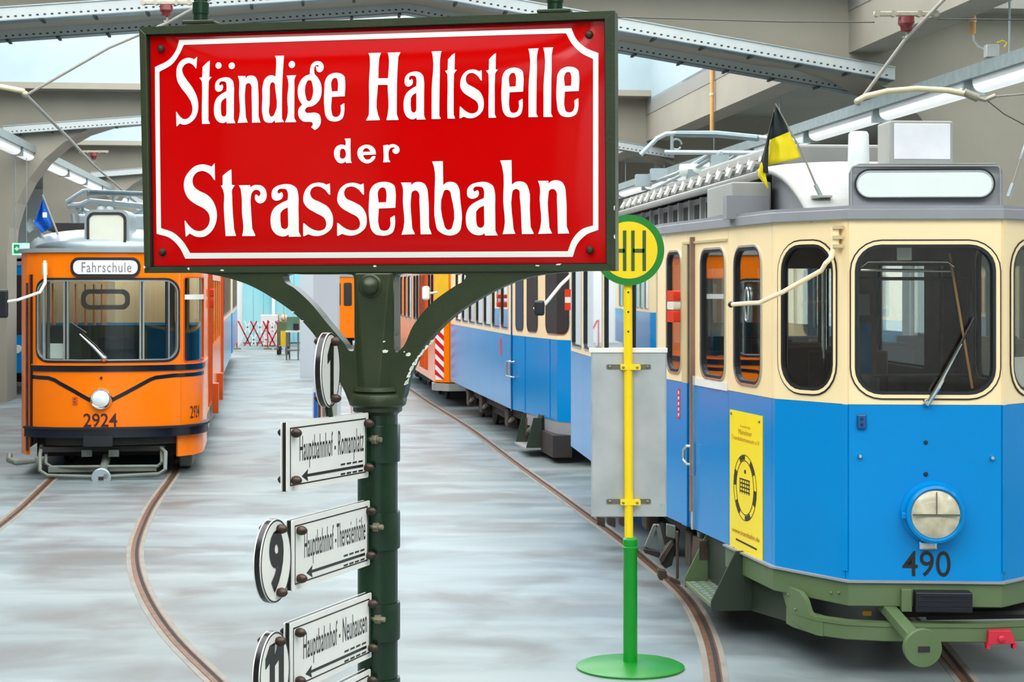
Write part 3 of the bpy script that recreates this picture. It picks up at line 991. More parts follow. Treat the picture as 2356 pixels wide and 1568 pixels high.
# white border line with scooped corners
def border(pts):
    return spline([S(p[0], p[1]) + ((1,) if len(p) > 2 else ()) for p in pts], 6)
outer = border([(418, 94, K), (413, 114), (398, 137), (362, 156, K), (366, 538, K), (398, 548), (420, 570), (432, 595, K), (1320, 591, K), (1332, 560), (1352, 540), (1379, 529, K), (1379, 124, K), (1350, 112), (1330, 94), (1317, 67, K)])
inner = border([(429, 105.5, K), (421, 124), (404, 149), (373, 167, K), (377, 525, K), (407, 536), (430, 558), (444, 582, K), (1309, 578, K), (1322, 548), (1343, 527), (1367, 519, K), (1367, 138, K), (1340, 124), (1318, 102), (1305, 79, K)])
enamel('border_line', [outer, inner], panel)
for x, y in ((377, 114), (380, 580), (1358, 82), (1360, 575)):
    q, z = S(x, y)
    c = sf.pt(q, z, 0.013 + dome(q, z))
    obj('plate_bolt', MB().lathe(c, [(0.0095, -0.006), (0.0095, 0.0), (0.009, 0.004), (0.006, 0.0085), (0.0, 0.010)], SN, 16), 'bolt_brown', post)
# pipe stubs on top of the frame
for x, ytop, w in ((462, 56, 17), (1277, 31, 17)):
    q, z = S(x, ytop)
    c = sf.pt(q, z, 0)
    r = w * 0.00100
    st = obj('pipe_stub', MB().lathe(c, [(r, 0), (r, 0.022), (r * 1.12, 0.024), (r * 1.12, 0.05), (r * 0.95, 0.052), (r * 0.95, 0.12), (r * 0.6, 0.14), (0, 0.145)], n=20), 'pole_green', post)
    obj('stub_flange', MB().box(c + Vector((0, 0, 0.003)), 0.075, 0.045, 0.008, ST, SN), 'sign_green', st, bev=0.002)

# Y-shaped cast bracket
lo_l = [(345, 628, K), (480, 629), (531, 639), (582, 656), (633, 684), (684, 720), (735, 776), (765, 825), (784, 866), (800, 900, K)]
lo_r = [(935, 905, K), (941, 878), (964, 821), (1027, 743), (1123, 677), (1219, 638), (1315, 625), (1419, 622, K)]
out = [S(*p[:2]) + ((1,) if len(p) > 2 else ()) for p in lo_l + [(812, 930, K), (925, 930, K)] + lo_r + [(1419, 616, K), (345, 621, K)]]
hl = [(668, 631), (700, 631), (740, 631), (780, 631), (808, 631), (818, 633), (822, 641), (822, 680), (822, 720), (822, 760), (822, 795), (819, 806), (812, 806), (799, 789), (760, 743), (722, 697), (684, 662), (660, 644), (659, 635)]
hr = [(925, 630), (960, 630), (1000, 630), (1040, 630), (1068, 630), (1077, 634), (1074, 643), (1053, 657), (996, 699), (957, 747), (926, 804), (918, 809), (913, 800), (913, 760), (913, 720), (913, 680), (913, 645), (916, 633)]
ho = [spline([S(*p[:2]) + ((1,) if len(p) > 2 else ()) for p in h], 5) for h in (hl, hr)]
br = obj('bracket', sheet(sf, spline(out, 5), ho, off0=-0.022, off1=0.024), 'sign_green', post, bev=0.0025)
# central tapering stem with a rosette
ctop, cbot = S(867, 628), S(867, 905)
def ring4(q, z, w, d0, d1):
    return [sf.pt(q - w, z, d0), sf.pt(q + w, z, d0), sf.pt(q + w, z, d1), sf.pt(q - w, z, d1)]
wt = 0.046
mb = MB()
def oct_(q, z, w, ch, d):
    p = [(-w, -d), (w, -d), (w, d - ch), (w - ch, d), (-w + ch, d), (-w, d - ch)]
    return [sf.pt(q + a, z, b) for a, b in p]
r0, r1 = oct_(cbot[0], cbot[1], wt, 0.03, 0.045), oct_(ctop[0], ctop[1], wt, 0.006, 0.036)
n6 = 6
mb.add(r0 + r1, [tuple(range(5, -1, -1)), tuple(range(6, 12))] + [(i, (i + 1) % 6, 6 + (i + 1) % 6, 6 + i) for i in range(6)])
obj('stem', mb, 'sign_green', post, smooth=False, bev=0.003)
q, z = S(862, 658)
obj('rosette', MB().lathe(sf.pt(q, z, 0.034), [(0.0275, 0), (0.0275, 0.004), (0.024, 0.008), (0.0215, 0.008), (0.019, 0.016), (0.010, 0.024), (0.004, 0.028), (0, 0.028)], SN, 28), 'sign_green', post)
# collar, pole, base
zc = S(869, 918)[1]
obj('collar', MB().lathe((PX, PY, zc), [(0.046, 0.030), (0.055, 0.028), (0.057, 0.020), (0.052, 0.016), (0.062, 0.012), (0.067, 0.0), (0.064, -0.012), (0.056, -0.018), (0.056, -0.026), (0.050, -0.030), (0.046, -0.034)], n=36), 'sign_green', post)
obj('pole', MB().tube([(PX, PY, 0.02), (PX, PY, zc)], 0.0455, 36), 'pole_green', post)
obj('base_plate', MB().lathe((PX, PY, 0), [(0.2, 0), (0.2, 0.02), (0.1, 0.04), (0.07, 0.12), (0.05, 0.2), (0.046, 0.3)], n=32), 'pole_green', post)
# paint chips: ragged flakes, most of them along the lower edge of the right-hand arm
chips = [(681, 717, 4, 2, .0245), (702, 737, 5, 2, .0245), (945, 814, 7, 4, .0245), (936, 808, 3, 2, .0245), (899, 806, 7, 5, .045), (895, 784, 3, 3, .045), (444, 618, 3, 3, .0285), (343, 615, 3, 5, .0285), (1418, 545, 2, 8, .0285), (1417, 480, 2, 6, .0285), (1290, 608, 8, 2, .0285), (870, 612, 5, 2, .0285), (1240, 611, 6, 2, .0285), (520, 622, 6, 2, .0285)]
edge = [(943, 882), (947, 866), (953, 850), (961, 836), (970, 822), (981, 808), (993, 795), (1004, 782)]
for (xa, ya), (xb, yb) in zip(edge, edge[1:]):
    for k in range(2):
        f_ = random.random()
        chips.append((xa + (xb - xa) * f_ - 2, ya + (yb - ya) * f_ - 1, 3 + 2.5 * random.random(), 5 + 4 * random.random(), .0245))
for (x, y, a, b, o) in chips:
    q, z = S(x, y)
    c = []
    for kk in range(11):
        t = 2 * math.pi * kk / 11
        w = 0.45 + 0.75 * random.random()
        dx, dz = a * w * math.cos(t), b * w * math.sin(t)
        if o == .0245 and x > 940:
            dx, dz = dx + dz * .55, dz          # flakes lean along the arm
        c.append((q + dx * .00098, z + dz * .00098))
    obj('paint_chip', sheet(sf, c, off0=o - 0.002, off1=o + 0.0006), 'chip_white', post, smooth=False)

# ---------------------------------------------------------------- direction plates and line numbers clamped to the post
def domenut(mb, c, n, r):
    mb.lathe(c, [(r * 0.8, -0.001), (r * 0.8, 0.003), (r, 0.004), (r * 1.05, 0.004 + r * 0.6), (r * 0.8, 0.004 + r * 1.3), (r * 0.35, 0.004 + r * 1.75), (0, 0.004 + r * 1.8)], n, 14)
    return mb
def plate(A, B, zt, h, line, label):
    f = Fac([A, B])
    L = f.L
    p = obj('direction_plate', sheet(f, rr(0, L, zt - h, zt, 0.004), off0=0.003, off1=0.0055), 'enamel_cream', post, smooth=False)
    p['label'] = label
    obj('back_plate', sheet(f, rr(0, L, zt - h, zt, 0.004), off0=-0.0105, off1=-0.008), 'enamel_cream', p, smooth=False)
    obj('spacer', sheet(f, rect(0.004, L - 0.002, zt - h + 0.001, zt - 0.001), off0=-0.008, off1=0.003), 'enamel_black', p, smooth=False)
    e = 0.0115
    b0, b1 = rect(e, L - e, zt - h + e, zt - e), rect(e + .003, L - e - .003, zt - h + e + .003, zt - e - .003)
    obj('border_line', sheet(f, b0, [b1], off0=0.005, off1=0.0058), 'enamel_black', p, smooth=False)
    obj('lettering', text_on(f, line, L * 0.145, L * 0.935, zt - h * 0.70, zt - h * 0.215, 0.006, 0.003, 1.06), 'enamel_black', p, smooth=False, fix=False)
    zz = zt - h * 0.805
    ar = MB()
    sheet(f, [(L * .17, zz), (L * .245, zz - .013), (L * .235, zz - .003), (L * .93, zz - .003), (L * .93, zz + .003), (L * .235, zz + .003), (L * .245, zz + .013)], off0=0.005, off1=0.006, mb=ar)
    for k in range(4):
        s0 = L * (.64 + .075 * k)
        for dz in (.0085, -.0125):
            sheet(f, [(s0, zz + dz), (s0 + L * .055, zz + dz), (s0 + L * .06, zz + dz + .004), (s0 + L * .005, zz + dz + .004)], off0=0.005, off1=0.006, mb=ar)
    obj('arrow', ar, 'enamel_black', p, smooth=False)
    for q in (L * 0.07, L - 0.012):
        for z in (zt - h * 0.16, zt - h * 0.84):
            nn = f.nrm(q)
            obj('cap_nut', domenut(MB(), f.pt(q, z, 0.0055), nn, 0.0095), 'bolt_brown', p)
            obj('cap_nut', domenut(MB(), f.pt(q, z, -0.0105), -nn, 0.0095), 'bolt_brown', p)
    # clamp ring on the pole
    zc = zt - h * 0.5
    cl = obj('clamp_ring', MB().lathe((PX, PY, zc), [(0.0455, -0.042), (0.0505, -0.042), (0.0512, -0.038), (0.0512, 0.038), (0.0505, 0.042), (0.0455, 0.042)], n=36), 'pole_green', post)
    d = (Vector((B[0], B[1], 0)) - Vector((A[0], A[1], 0))).normalized()
    nn = f.nrm(0)
    ear = f.pt(L + 0.004, zc, 0.0)
    obj('clamp_ear', MB().box(Vector((ear.x, ear.y, zc)) , 0.03, 0.012, 0.10, d, nn), 'pole_green', cl, bev=0.002)
    c2 = f.pt(L + 0.008, zc + 0.012, 0.012)
    obj('clamp_bolt', MB().lathe(c2, [(0.006, -0.01), (0.006, 0.022), (0.0, 0.023)], nn, 8).lathe(c2, [(0.011, 0.0), (0.011, 0.011), (0.009, 0.012)], nn, 6), 'bolt_zinc', cl, smooth=False)
    return f
def line_disc(A, B, zc, r, num, label, m=0.0, tw=0.5, rim='enamel_black'):
    f = Fac([A, B])
    L = f.L
    p = obj('line_disc', sheet(f, disc(L / 2, zc, L / 2 - 0.001, r, 40), off0=0.003, off1=0.006), 'enamel_cream', post)
    p['label'] = label
    obj('back_disc', sheet(f, disc(L / 2, zc, L / 2 - 0.001, r, 40), off0=-0.011, off1=-0.008), 'enamel_cream', p)
    obj('spacer', sheet(f, disc(L / 2, zc, L / 2, r + .0005, 40), off0=-0.008, off1=0.003), 'enamel_black', p)
    obj('rim_line', sheet(f, disc(L / 2, zc, L / 2 - .001, r - .001, 40), [disc(L / 2, zc, L / 2 - .004, r - .004, 40)], off0=0.0055, off1=0.0066), 'enamel_black', p)
    if num[0] == '1':
        sw = 0.010
        cs_ = [0.5] if num == '1' else [0.36, 0.66]
        for c_ in cs_:
            q_ = L * c_ + 0.006
            zt_, zb_ = zc + r * .74, zc - r * .74
            obj('numeral', sheet(f, [(q_ - sw, zb_), (q_ + sw, zb_), (q_ + sw, zt_), (q_ - sw, zt_ - .002), (q_ - sw - .018, zt_ - .026), (q_ - sw - .018, zt_ - .046), (q_ - sw, zt_ - .036)], off0=0.006, off1=0.0072), 'enamel_black', p, smooth=False)
    else:
        obj('numeral', text_on(f, num, L * (.5 - tw / 2), L * (.5 + tw / 2), zc - r * .74, zc + r * .74, 0.0072, 0.045), 'enamel_black', p, smooth=False, fix=False)
    for z in (zc - r * .76, zc + r * .76):
        nn = f.nrm(0)
        obj('cap_nut', domenut(MB(), f.pt(L * .56, z, 0.006), nn, 0.0095), 'bolt_brown', p)
        obj('cap_nut', domenut(MB(), f.pt(L * .5, z, -0.011), -nn, 0.0095), 'bolt_brown', p)
    return f
P = [((-0.472, 3.610), (-0.3268, 3.900), 1.969, 'Hauptbahnhof - Romanplatz', 'topmost white direction plate reading Hauptbahnhof - Romanplatz'),
     ((-0.455, 3.558), (-0.3238, 3.900), 1.7725, 'Hauptbahnhof -Theresienhöhe', 'white direction plate reading Hauptbahnhof -Theresienhöhe'),
     ((-0.456, 3.540), (-0.3199, 3.900), 1.566, 'Hauptbahnhof - Neuhausen', 'white direction plate reading Hauptbahnhof - Neuhausen'),
     ((-0.456, 3.520), (-0.3219, 3.900), 1.395, 'Hauptbahnhof - Str', 'lowest white direction plate, cut off by the picture edge')]
for A, B, zt, tx, lab in P:
    plate(A, B, zt, 0.145, tx, lab)
d1 = Vector((0.23, 0.973)) * 0.062
c1 = Vector((-0.400, 3.783))
f1 = line_disc(tuple(c1 - d1), tuple(c1 + d1), CH - (851 - HY) * 3.783 / FPX, 0.0815, '1', 'round white line disc with the number 1', tw=0.28)
zc1 = CH - (851 - HY) * 3.783 / FPX
obj('disc_stem', MB().tube([(c1.x, c1.y, zc1 - 0.075), (c1.x + .004, c1.y, 1.96)], 0.008, 10), 'pole_green', post)
for A, zc, num, tw in (((-0.455, 3.558), 1.7, '9', 0.46), ((-0.456, 3.540), 1.478, '11', 0.62)):
    d = (Vector((-0.3238, 3.90)) - Vector(A)).normalized()
    b = Vector(A) - d * 0.004
    a = b - d * 0.128
    line_disc(tuple(a), tuple(b), zc, 0.084, num, 'round white line disc with the number ' + num, tw=tw)

# ================================================================ THE YELLOW AND GREEN H STOP
HX, HYY = at(1450, 1535, 10.28).x, 10.28
hs = thing('bus_stop_sign', 'yellow and green H stop sign on a yellow pole with an aluminium board', 'stop sign', (HX, HYY, 0))
k = HYY / FPX
obj('foot_disc', MB().lathe((HX, HYY, 0), [(0.318, 0), (0.32, 0.012), (0.30, 0.022), (0.10, 0.035), (0.05, 0.04)], n=48), 'stop_green', hs)
obj('sleeve', MB().lathe((HX, HYY, 0), [(0.042, 0.03), (0.041, 0.69), (0.046, 0.70), (0.046, 0.716), (0.041, 0.72), (0.044, 0.735), (0.044, 0.76), (0.034, 0.77), (0.03, 0.772)], n=28), 'stop_bright_green', hs)
HT = CH - (575 - HY) * k
obj('pole', MB().tube([(HX - 0.008, HYY, 0.76), (HX - 0.014, HYY, CH - (650 - HY) * k), (HX - 0.014, HYY, HT)], 0.026, 20), 'stop_yellow', hs)
for y in (672, 717, 762):
    obj('pole_hole', MB().lathe((HX - 0.013, HYY - 0.026, CH - (y - HY) * k), [(0.006, -0.004), (0.006, 0.002), (0, 0.002)], (0, -1, 0), 10), 'under_dark', hs)
hf = Fac([(HX - 0.6, HYY - 0.04), (HX + 0.6, HYY - 0.04)])
hc = hf.px(1447, 575)
dk = obj('sign_disc', sheet(hf, disc(hc[0], hc[1], 0.208, n=56), off0=-0.03, off1=0.004), 'stop_green', hs)
obj('yellow_field', sheet(hf, disc(hc[0], hc[1], 0.168, n=56), off0=0.0, off1=0.0065), 'stop_yellow', dk)
def hbars(x0, x1, xw):
    mb = MB()
    for x in (x0, x1):
        a, b = hf.px(x - xw / 2, 530), hf.px(x + xw / 2, 623)
        sheet(hf, rect(a[0], b[0], b[1], a[1]), off0=0.004, off1=0.0085, mb=mb)
    a, b = hf.px(x0, 572), hf.px(x1, 581)
    sheet(hf, rect(a[0], b[0], b[1], a[1]), off0=0.004, off1=0.0085, mb=mb)
    return mb
obj('letter_h', hbars(1456, 1482, 8), 'letter_green', dk, smooth=False)
obj('letter_h', hbars(1411, 1437, 8), 'letter_green', dk, smooth=False)
bf = Fac([(HX - 0.6, HYY + 0.05), (HX + 0.6, HYY + 0.05)])
a, b = bf.px(1360, 806), bf.px(1533, 1187)
bo = obj('board', sheet(bf, rect(a[0], b[0], b[1], a[1]), off0=-0.012, off1=0.012), 'board_alu', hs, smooth=False, bev=0.003)
a2, b2 = bf.px(1355, 800), bf.px(1535, 810)
obj('board_cap', sheet(bf, rect(a2[0], b2[0], b2[1], a2[1]), off0=-0.02, off1=0.022), 'hazard_white', bo, smooth=False)
e = 0.006
obj('board_edge', sheet(bf, rect(a[0], b[0], b[1], a[1]), [rect(a[0] + e, b[0] - e, b[1] + e, a[1] - e)], off0=0.01, off1=0.015), 'galvanised', bo, smooth=False)
for y in (843, 1152):
    p0, p1 = bf.px(1395, y), bf.px(1497, y)
    bk = obj('bracket', sheet(bf, rr(p0[0], p1[0], p0[1] - .014, p0[1] + .014, .008), off0=0.012, off1=0.019), 'bracket_dark', hs, smooth=False)
    p2, p3 = bf.px(1426, y), bf.px(1472, y)
    obj('clamp', sheet(bf, rr(p2[0], p3[0], p0[1] - .016, p0[1] + .016, .008), off0=0.018, off1=0.078), 'stop_yellow', hs, smooth=False, bev=0.003)
    for x in (1403, 1432, 1464, 1489):
        q = bf.px(x, y)
        obj('bolt', MB().lathe(bf.pt(q[0], q[1], 0.019 if x in (1403, 1489) else 0.078), [(0.008, -0.002), (0.008, 0.006), (0.004, 0.009), (0, 0.009)], bf.nrm(0.5), 10), 'bolt_zinc', bk)
p = bf.px(1524, 1165)
obj('tape_patch', sheet(bf, rect(p[0] - .018, p[0] + .018, p[1] - .02, p[1] + .02), off0=0.011, off1=0.0132), 'galvanised', bo, smooth=False)

# ================================================================ TRAMS
class Frame:
    def __init__(s, fx, fy, vp):
        a = math.atan2(vp - CX, FPX)
        s.a = Vector((math.sin(a), math.cos(a), 0))
        s.r = Vector((math.cos(a), -math.sin(a), 0))
        s.o = Vector((fx, fy, 0))
    def __call__(s, lat, lon, z=0.0):
        return s.o + s.r * lat + s.a * lon + Vector((0, 0, z))
    def p2(s, lat, lon):
        v = s(lat, lon)
        return (v.x, v.y)
    def box(s, mb, l0, l1, n0, n1, z0, z1):
        q = [(l0, n0), (l1, n0), (l1, n1), (l0, n1)]
        return mb.hexa([s(a, b, z0) for a, b in q], [s(a, b, z1) for a, b in q])

def window(fac, t, s0, s1, z0, z1, r, fr='alu_frame', gl='glass_dark', w=0.022, rub=0.014):
    """glazed opening: outer rubber, bright frame, pane"""
    wi = obj('window', sheet(fac, rr(s0 - w, s1 + w, z0 - w, z1 + w, r + w), [rr(s0 - 0.004, s1 + 0.004, z0 - 0.004, z1 + 0.004, r)], off0=-0.02, off1=0.009), fr, t, smooth=False)
    obj('rubber_seal', sheet(fac, rr(s0 - 0.004, s1 + 0.004, z0 - 0.004, z1 + 0.004, r), [rr(s0 + rub, s1 - rub, z0 + rub, z1 - rub, max(r - rub, 0.01))], off0=-0.025, off1=0.004), 'rubber_black', wi, smooth=False)
    obj('pane', sheet(fac, rr(s0 + rub, s1 - rub, z0 + rub, z1 - rub, max(r - rub, 0.01)), off0=-0.018, off1=-0.014), gl, wi, smooth=False)
    return wi

def body_panels(fac, t, bounds, z0, zm, z1, wins, lower, upper, gap=0.004, thick=0.03, liner='interior_brown', names=None):
    """upper and lower body panels between the plan positions in bounds, with window openings cut out"""
    for i, (a, b) in enumerate(zip(bounds, bounds[1:])):
        hs = [rr(w[0], w[1], w[2], w[3], w[4]) for w in wins if a < (w[0] + w[1]) / 2 < b]
        nm = names[i] if names else 'panel'
        obj('lower_' + nm, sheet(fac, rect(a + gap / 2, b - gap / 2, z0, zm - .001), off0=-thick, off1=0.0), lower, t, smooth=False)
        obj('upper_' + nm, sheet(fac, rect(a + gap / 2, b - gap / 2, zm + .001, z1), hs, off0=-thick, off1=0.0), upper, t, smooth=False)
        if liner:
            obj('lining', sheet(fac, rect(a, b, z0, z1), [rr(w[0] - .01, w[1] + .01, w[2] - .01, w[3] + .01, w[4]) for w in wins if a < (w[0] + w[1]) / 2 < b], off0=-thick - .02, off1=-thick - .004), liner, t, smooth=False)

def flag_on(top, base, cols, cloth_pts, label):
    """small flag on a slanting stick; cloth given as rows of (point) per coloured band"""
    t = thing('flag', label, 'flag', base)
    obj('stick', MB().tube([base, base.lerp(top, 0.25), top], [0.007, 0.005, 0.004], 8), 'cable_grey', t)
    obj('stick_socket', MB().tube([base, base.lerp(top, 0.12)], 0.011, 8), 'galvanised', t)
    return t

# ---------------------------------------------------------------- the big blue and cream tram, number 490
T = Frame(2.39, 10.08, 820)
plan = [(-1.0, 8.6), (-1.0, 2.92), (-0.742, 0.57), (-0.436, 0.03), (0.42, -0.10), (0.90, 0.28), (1.04, 2.92), (1.0, 8.6), ]
f4 = Fac([T.p2(*p) for p in plan] )
t4 = thing('tram', 'large blue and cream tram with the number 490, a green fender and a round headlight', 'tram', T(0, 4.3, 0), 'trams in the hall')
ZB, ZM, ZT = 0.555, 1.57, 2.64
WZ0, WZ1 = 1.64, 2.50
X = f4.sx
L4 = f4.L
wl = [(1317, 1338, .03), (1344, 1386, .05), (1392, 1448, .05), (1454, 1512, .05), (1536, 1567, .09), (1614, 1668, .10), (1691, 1751, .12), (1799, 1917, .16)]
W = [(X(a), X(b), WZ0, WZ1, r) for a, b, r in wl]
SM = f4.cum[3] + f4.cum[4]
W += [(SM - w[1], SM - w[0], w[2], w[3], w[4]) for w in W]
W.append((X(1969), X(2289), 1.632, 2.492, .15))
half = [0.0, X(1340), X(1451), X(1531), X(1582), X(1676), X(1776), X(1945)]
bounds = half + [SM - x for x in reversed(half)]
bounds[-1] = max(L4, bounds[-1])
nm = ['side_panel', 'side_panel', 'side_panel', 'side_panel', 'door', 'corner_panel', 'corner_panel', 'front_panel'] + ['corner_panel', 'corner_panel', 'door', 'side_panel', 'side_panel', 'side_panel', 'side_panel']
body_panels(f4, t4, bounds, ZB, ZM, ZT, W, 'tram_blue', 'tram_cream', names=nm)
for w in W:
    front = w[1] > X(1790) and w[0] < SM - X(1790)
    window(f4, t4, *w, fr='tram_cream' if front else 'alu_frame', gl='glass_dark' if front else 'glass_side', w=0.024 if front else 0.018)
    if front:
        s0, s1, z0, z1, r = w
        obj('frame_bead', sheet(f4, rr(s0 - .033, s1 + .033, z0 - .033, z1 + .033, r + .033), [rr(s0 - .026, s1 + .026, z0 - .026, z1 + .026, r + .026)], off0=-.003, off1=.006), 'rubber_black', t4, smooth=False)
# rear wall
rf = Fac([T.p2(1.0, 8.6), T.p2(-1.0, 8.6)])
obj('rear_panel', sheet(rf, rect(0, 2, ZB, ZT), [rr(.15, .62, WZ0, WZ1, .1), rr(.70, 1.30, WZ0, WZ1, .1), rr(1.38, 1.85, WZ0, WZ1, .1)], off0=-.03, off1=0), 'tram_blue', t4, smooth=False)
for a_, b_ in ((.15, .62), (.70, 1.30), (1.38, 1.85)):
    window(rf, t4, a_, b_, WZ0, WZ1, .1, gl='glass_clear')
# beads, post strips, door gap
for x in (1945, 2310):
    s = X(x)
    obj('cover_strip', sheet(f4, rect(s - .022, s + .022, ZM, ZT), off0=0, off1=.007), 'tram_cream', t4, smooth=False)
    obj('cover_strip', sheet(f4, rect(s - .022, s + .022, ZB + .05, ZM), off0=0, off1=.007), 'tram_blue', t4, smooth=False)
s0, s1 = X(1583), X(1597)
obj('door_gap', sheet(f4, rect(s0 + .01, s1 - .01, ZB, 2.55), off0=-.002, off1=.002), 'tram_blue_deep', t4, smooth=False)
obj('door_gap_top', sheet(f4, rect(s0 + .01, s1, ZM, 2.55), off0=0, off1=.003), 'under_brown', t4, smooth=False)
obj('door_post', sheet(f4, rect(X(1572), s0 + .01, ZM, 2.55), off0=0, off1=.012), 'tram_cream_dark', t4, smooth=False)
obj('door_post', sheet(f4, rect(X(1572), s0 + .01, ZB, ZM), off0=0, off1=.012), 'tram_blue', t4, smooth=False)
obj('door_edge', sheet(f4, rect(X(1596), X(1600), ZB, 1.63), off0=0, off1=.02), 'alu_frame', t4, smooth=False)
obj('door_sill_band', sheet(f4, rect(X(1600), X(1674), ZM - .005, ZM + .05), off0=0, off1=.006), 'hazard_white', t4, smooth=False)
obj('door_lintel', sheet(f4, rect(X(1572), X(1674), 2.555, 2.57), off0=0, off1=.012), 'tram_cream_dark', t4, smooth=False)
def handle(x, y0, y1, w):
    a, b = f4.px(x, y0), f4.px(x, y1)
    p = lambda q, z, o: f4.pt(q, z, o)
    return MB().tube([p(a[0], a[1], 0), p(a[0] - w * .4, a[1], .045), p(a[0] - w, a[1] - .03, .06), p(a[0] - w, b[1] + .03, .06), p(a[0] - w * .4, b[1], .045), p(a[0], b[1], 0)], .011, 8)
obj('door_handle', handle(1597, 1026, 1068, .06), 'alu_frame', t4)
obj('handle_plate', sheet(f4, rect(X(1594), X(1600), f4.px(1597, 1092)[1], f4.px(1597, 1018)[1]), off0=0, off1=.026), 'alu_frame', t4, smooth=False)
# indicators on the side pillar
for ya, yb, m in ((668, 692, 'indicator_red'), (693, 712, 'indicator_white'), (713, 741, 'indicator_red')):
    a, b = f4.px(1553, ya), f4.px(1568, yb)
    obj('indicator_lamp', sheet(f4, rr(a[0], b[0], b[1], a[1], .015), off0=0, off1=.06), m, t4, bev=.008)
q = f4.px(1562, 928)
obj('sticker', sheet(f4, rect(q[0] - .03, q[0] + .03, q[1] - .11, q[1] + .11), off0=0, off1=.002), 'sticker_red', t4, smooth=False)
mbx = MB()
for k in range(5):
    sheet(f4, disc(q[0], q[1] + .08 - .04 * k, .013, n=12), off0=.001, off1=.003, mb=mbx)
obj('sticker_print', mbx, 'sticker_white', t4, smooth=False)
# gutter and roof
obj('gutter', sheet(f4, rect(0, L4, ZT, ZT + .062), off0=-.05, off1=.028), 'roof_grey', t4, smooth=False, bev=.006)
ins = lambda o: [tuple(f4.pt(c, 0, o).xy) for c in f4.cum]
obj('roof_deck', MB().prism([(p[0], p[1], ZT + .05) for p in ins(.02)], (0, 0, .03)), 'roof_grey', t4, smooth=False)
obj('underfloor', MB().prism([(p[0], p[1], .62) for p in ins(-.05)], (0, 0, .06)), 'interior_brown', t4, smooth=False)
def roofbox(name, l0, l1, n0, n1, z0, z1, m, bev=.0):
    return obj(name, T.box(MB(), l0, l1, n0, n1, z0, z1), m, t4, smooth=False, bev=bev)
roofbox('clerestory', -.50, .50, 1.75, 8.4, 2.72, 2.97, 'roof_grey')
n = 2.0
while n < 8.3:
    for sd in (-1, 1):
        roofbox('vent_post', sd * .5 - .03, sd * .5 + .03, n, n + .05, 2.72, 2.97, 'roof_light')
        roofbox('vent_opening', sd * .5 - .012, sd * .5 + .012, n + .12, n + .36, 2.76, 2.92, 'under_dark')
    n += .48
ur = MB()
rows = []
for nn in (1.35, 8.5):
    rows.append([T(.66 * math.sin(a), nn, 2.985 + .06 * math.cos(a * 1.1)) for a in [-1.5 + 3.0 * k / 12 for k in range(13)]])
ur.grid(rows)
obj('upper_roof', ur, 'roof_light', t4, sol=.045)
# slatted walkway boards along the roof edge
for k in range(17):
    c = 1.9 + k * .36
    obj('walkway_slat', MB().tube([T(-.60, c, 3.04), T(-.56, c + .06, 3.10), T(-.50, c + .10, 3.10), T(-.46, c + .18, 3.16)], .022, 6), 'roof_light', t4)
roofbox('walkway_board', -.48, -.36, 1.9, 8.3, 3.14, 3.17, 'roof_light')
# white canvas-covered cowl at the front
cw = []
for i in range(13):
    a = i / 12
    lon = 1.40 - 1.12 * a
    zz = 3.035 - .36 * a ** 2.2
    hw = .66 - .06 * a
    cw.append([T(hw * math.sin(b) / math.sin(1.5), lon, zz + .055 * (math.cos(b * 1.1)) * (1 - .4 * a) - .03) for b in [-1.5 + 3.0 * k / 14 for k in range(15)]])
obj('cowl', MB().grid(cw), 'canvas_white', t4, sol=.03)
cs = []
for sd in (-1, 1):
    poly = []
    for i in range(13):
        a = i / 12
        poly.append(T(sd * (.64 - .06 * a), 1.40 - 1.12 * a, 3.035 - .36 * a ** 2.2 - .03))
    poly += [T(sd * .58, .28, 2.70), T(sd * .64, 1.4, 2.70)]
    obj('cowl_cheek', MB().prism([p - T.r * sd * .10 for p in poly], T.r * sd * .02), 'roof_grey', t4, smooth=False)
# equipment boxes beside the clerestory
roofbox('equipment_box', -.86, -.60, 1.25, 2.05, 2.72, 2.93, 'roof_light', .01)
roofbox('equipment_bracket', -.90, -.62, 1.22, 1.34, 2.69, 2.84, 'roof_grey')
roofbox('resistor_box', -.40, .42, 2.0, 4.6, 3.08, 3.24, 'roof_light', .02)
roofbox('resistor_base', -.36, .38, 1.7, 4.5, 3.02, 3.08, 'under_dark')
# destination box
a, b = f4.px(1950, 372), f4.px(2312, 488)
hz0, hz1 = 2.69, 2.965
ds = obj('destination_box', sheet(f4, [(a[0], hz0), (b[0], hz0)] + [(b[0], hz1 - .06), (b[0] - .02, hz1 - .02), (b[0] - .06, hz1), (a[0] + .06, hz1), (a[0] + .02, hz1 - .02), (a[0], hz1 - .06)], off0=-.42, off1=-.01, cuts=False), 'roof_grey', t4, smooth=False, bev=.008)
c0, c1 = f4.px(1966, 388), f4.px(2290, 458)
obj('display_seal', sheet(f4, rr(c0[0], c1[0], c1[1], c0[1], .09, 10), [rr(c0[0] + .012, c1[0] - .012, c1[1] + .012, c0[1] - .012, .08, 10)], off0=-.012, off1=.002), 'rubber_black', ds, smooth=False)
obj('display_bead', sheet(f4, rr(c0[0] + .012, c1[0] - .012, c1[1] + .012, c0[1] - .012, .078, 10), [rr(c0[0] + .018, c1[0] - .018, c1[1] + .018, c0[1] - .018, .072, 10)], off0=-.012, off1=.004), 'alu_frame', ds, smooth=False)
obj('display_face', sheet(f4, rr(c0[0] + .018, c1[0] - .018, c1[1] + .018, c0[1] - .018, .07, 10), off0=-.012, off1=-.002), 'screen_white', ds, smooth=False)
e0, e1 = f4.px(1956, 380), f4.px(2304, 480)
obj('box_bead', sheet(f4, rr(e0[0], e1[0], e1[1], e0[1], .03), [rr(e0[0] + .008, e1[0] - .008, e1[1] + .008, e0[1] - .008, .024)], off0=-.012, off1=-.004), 'roof_light', ds, smooth=False)
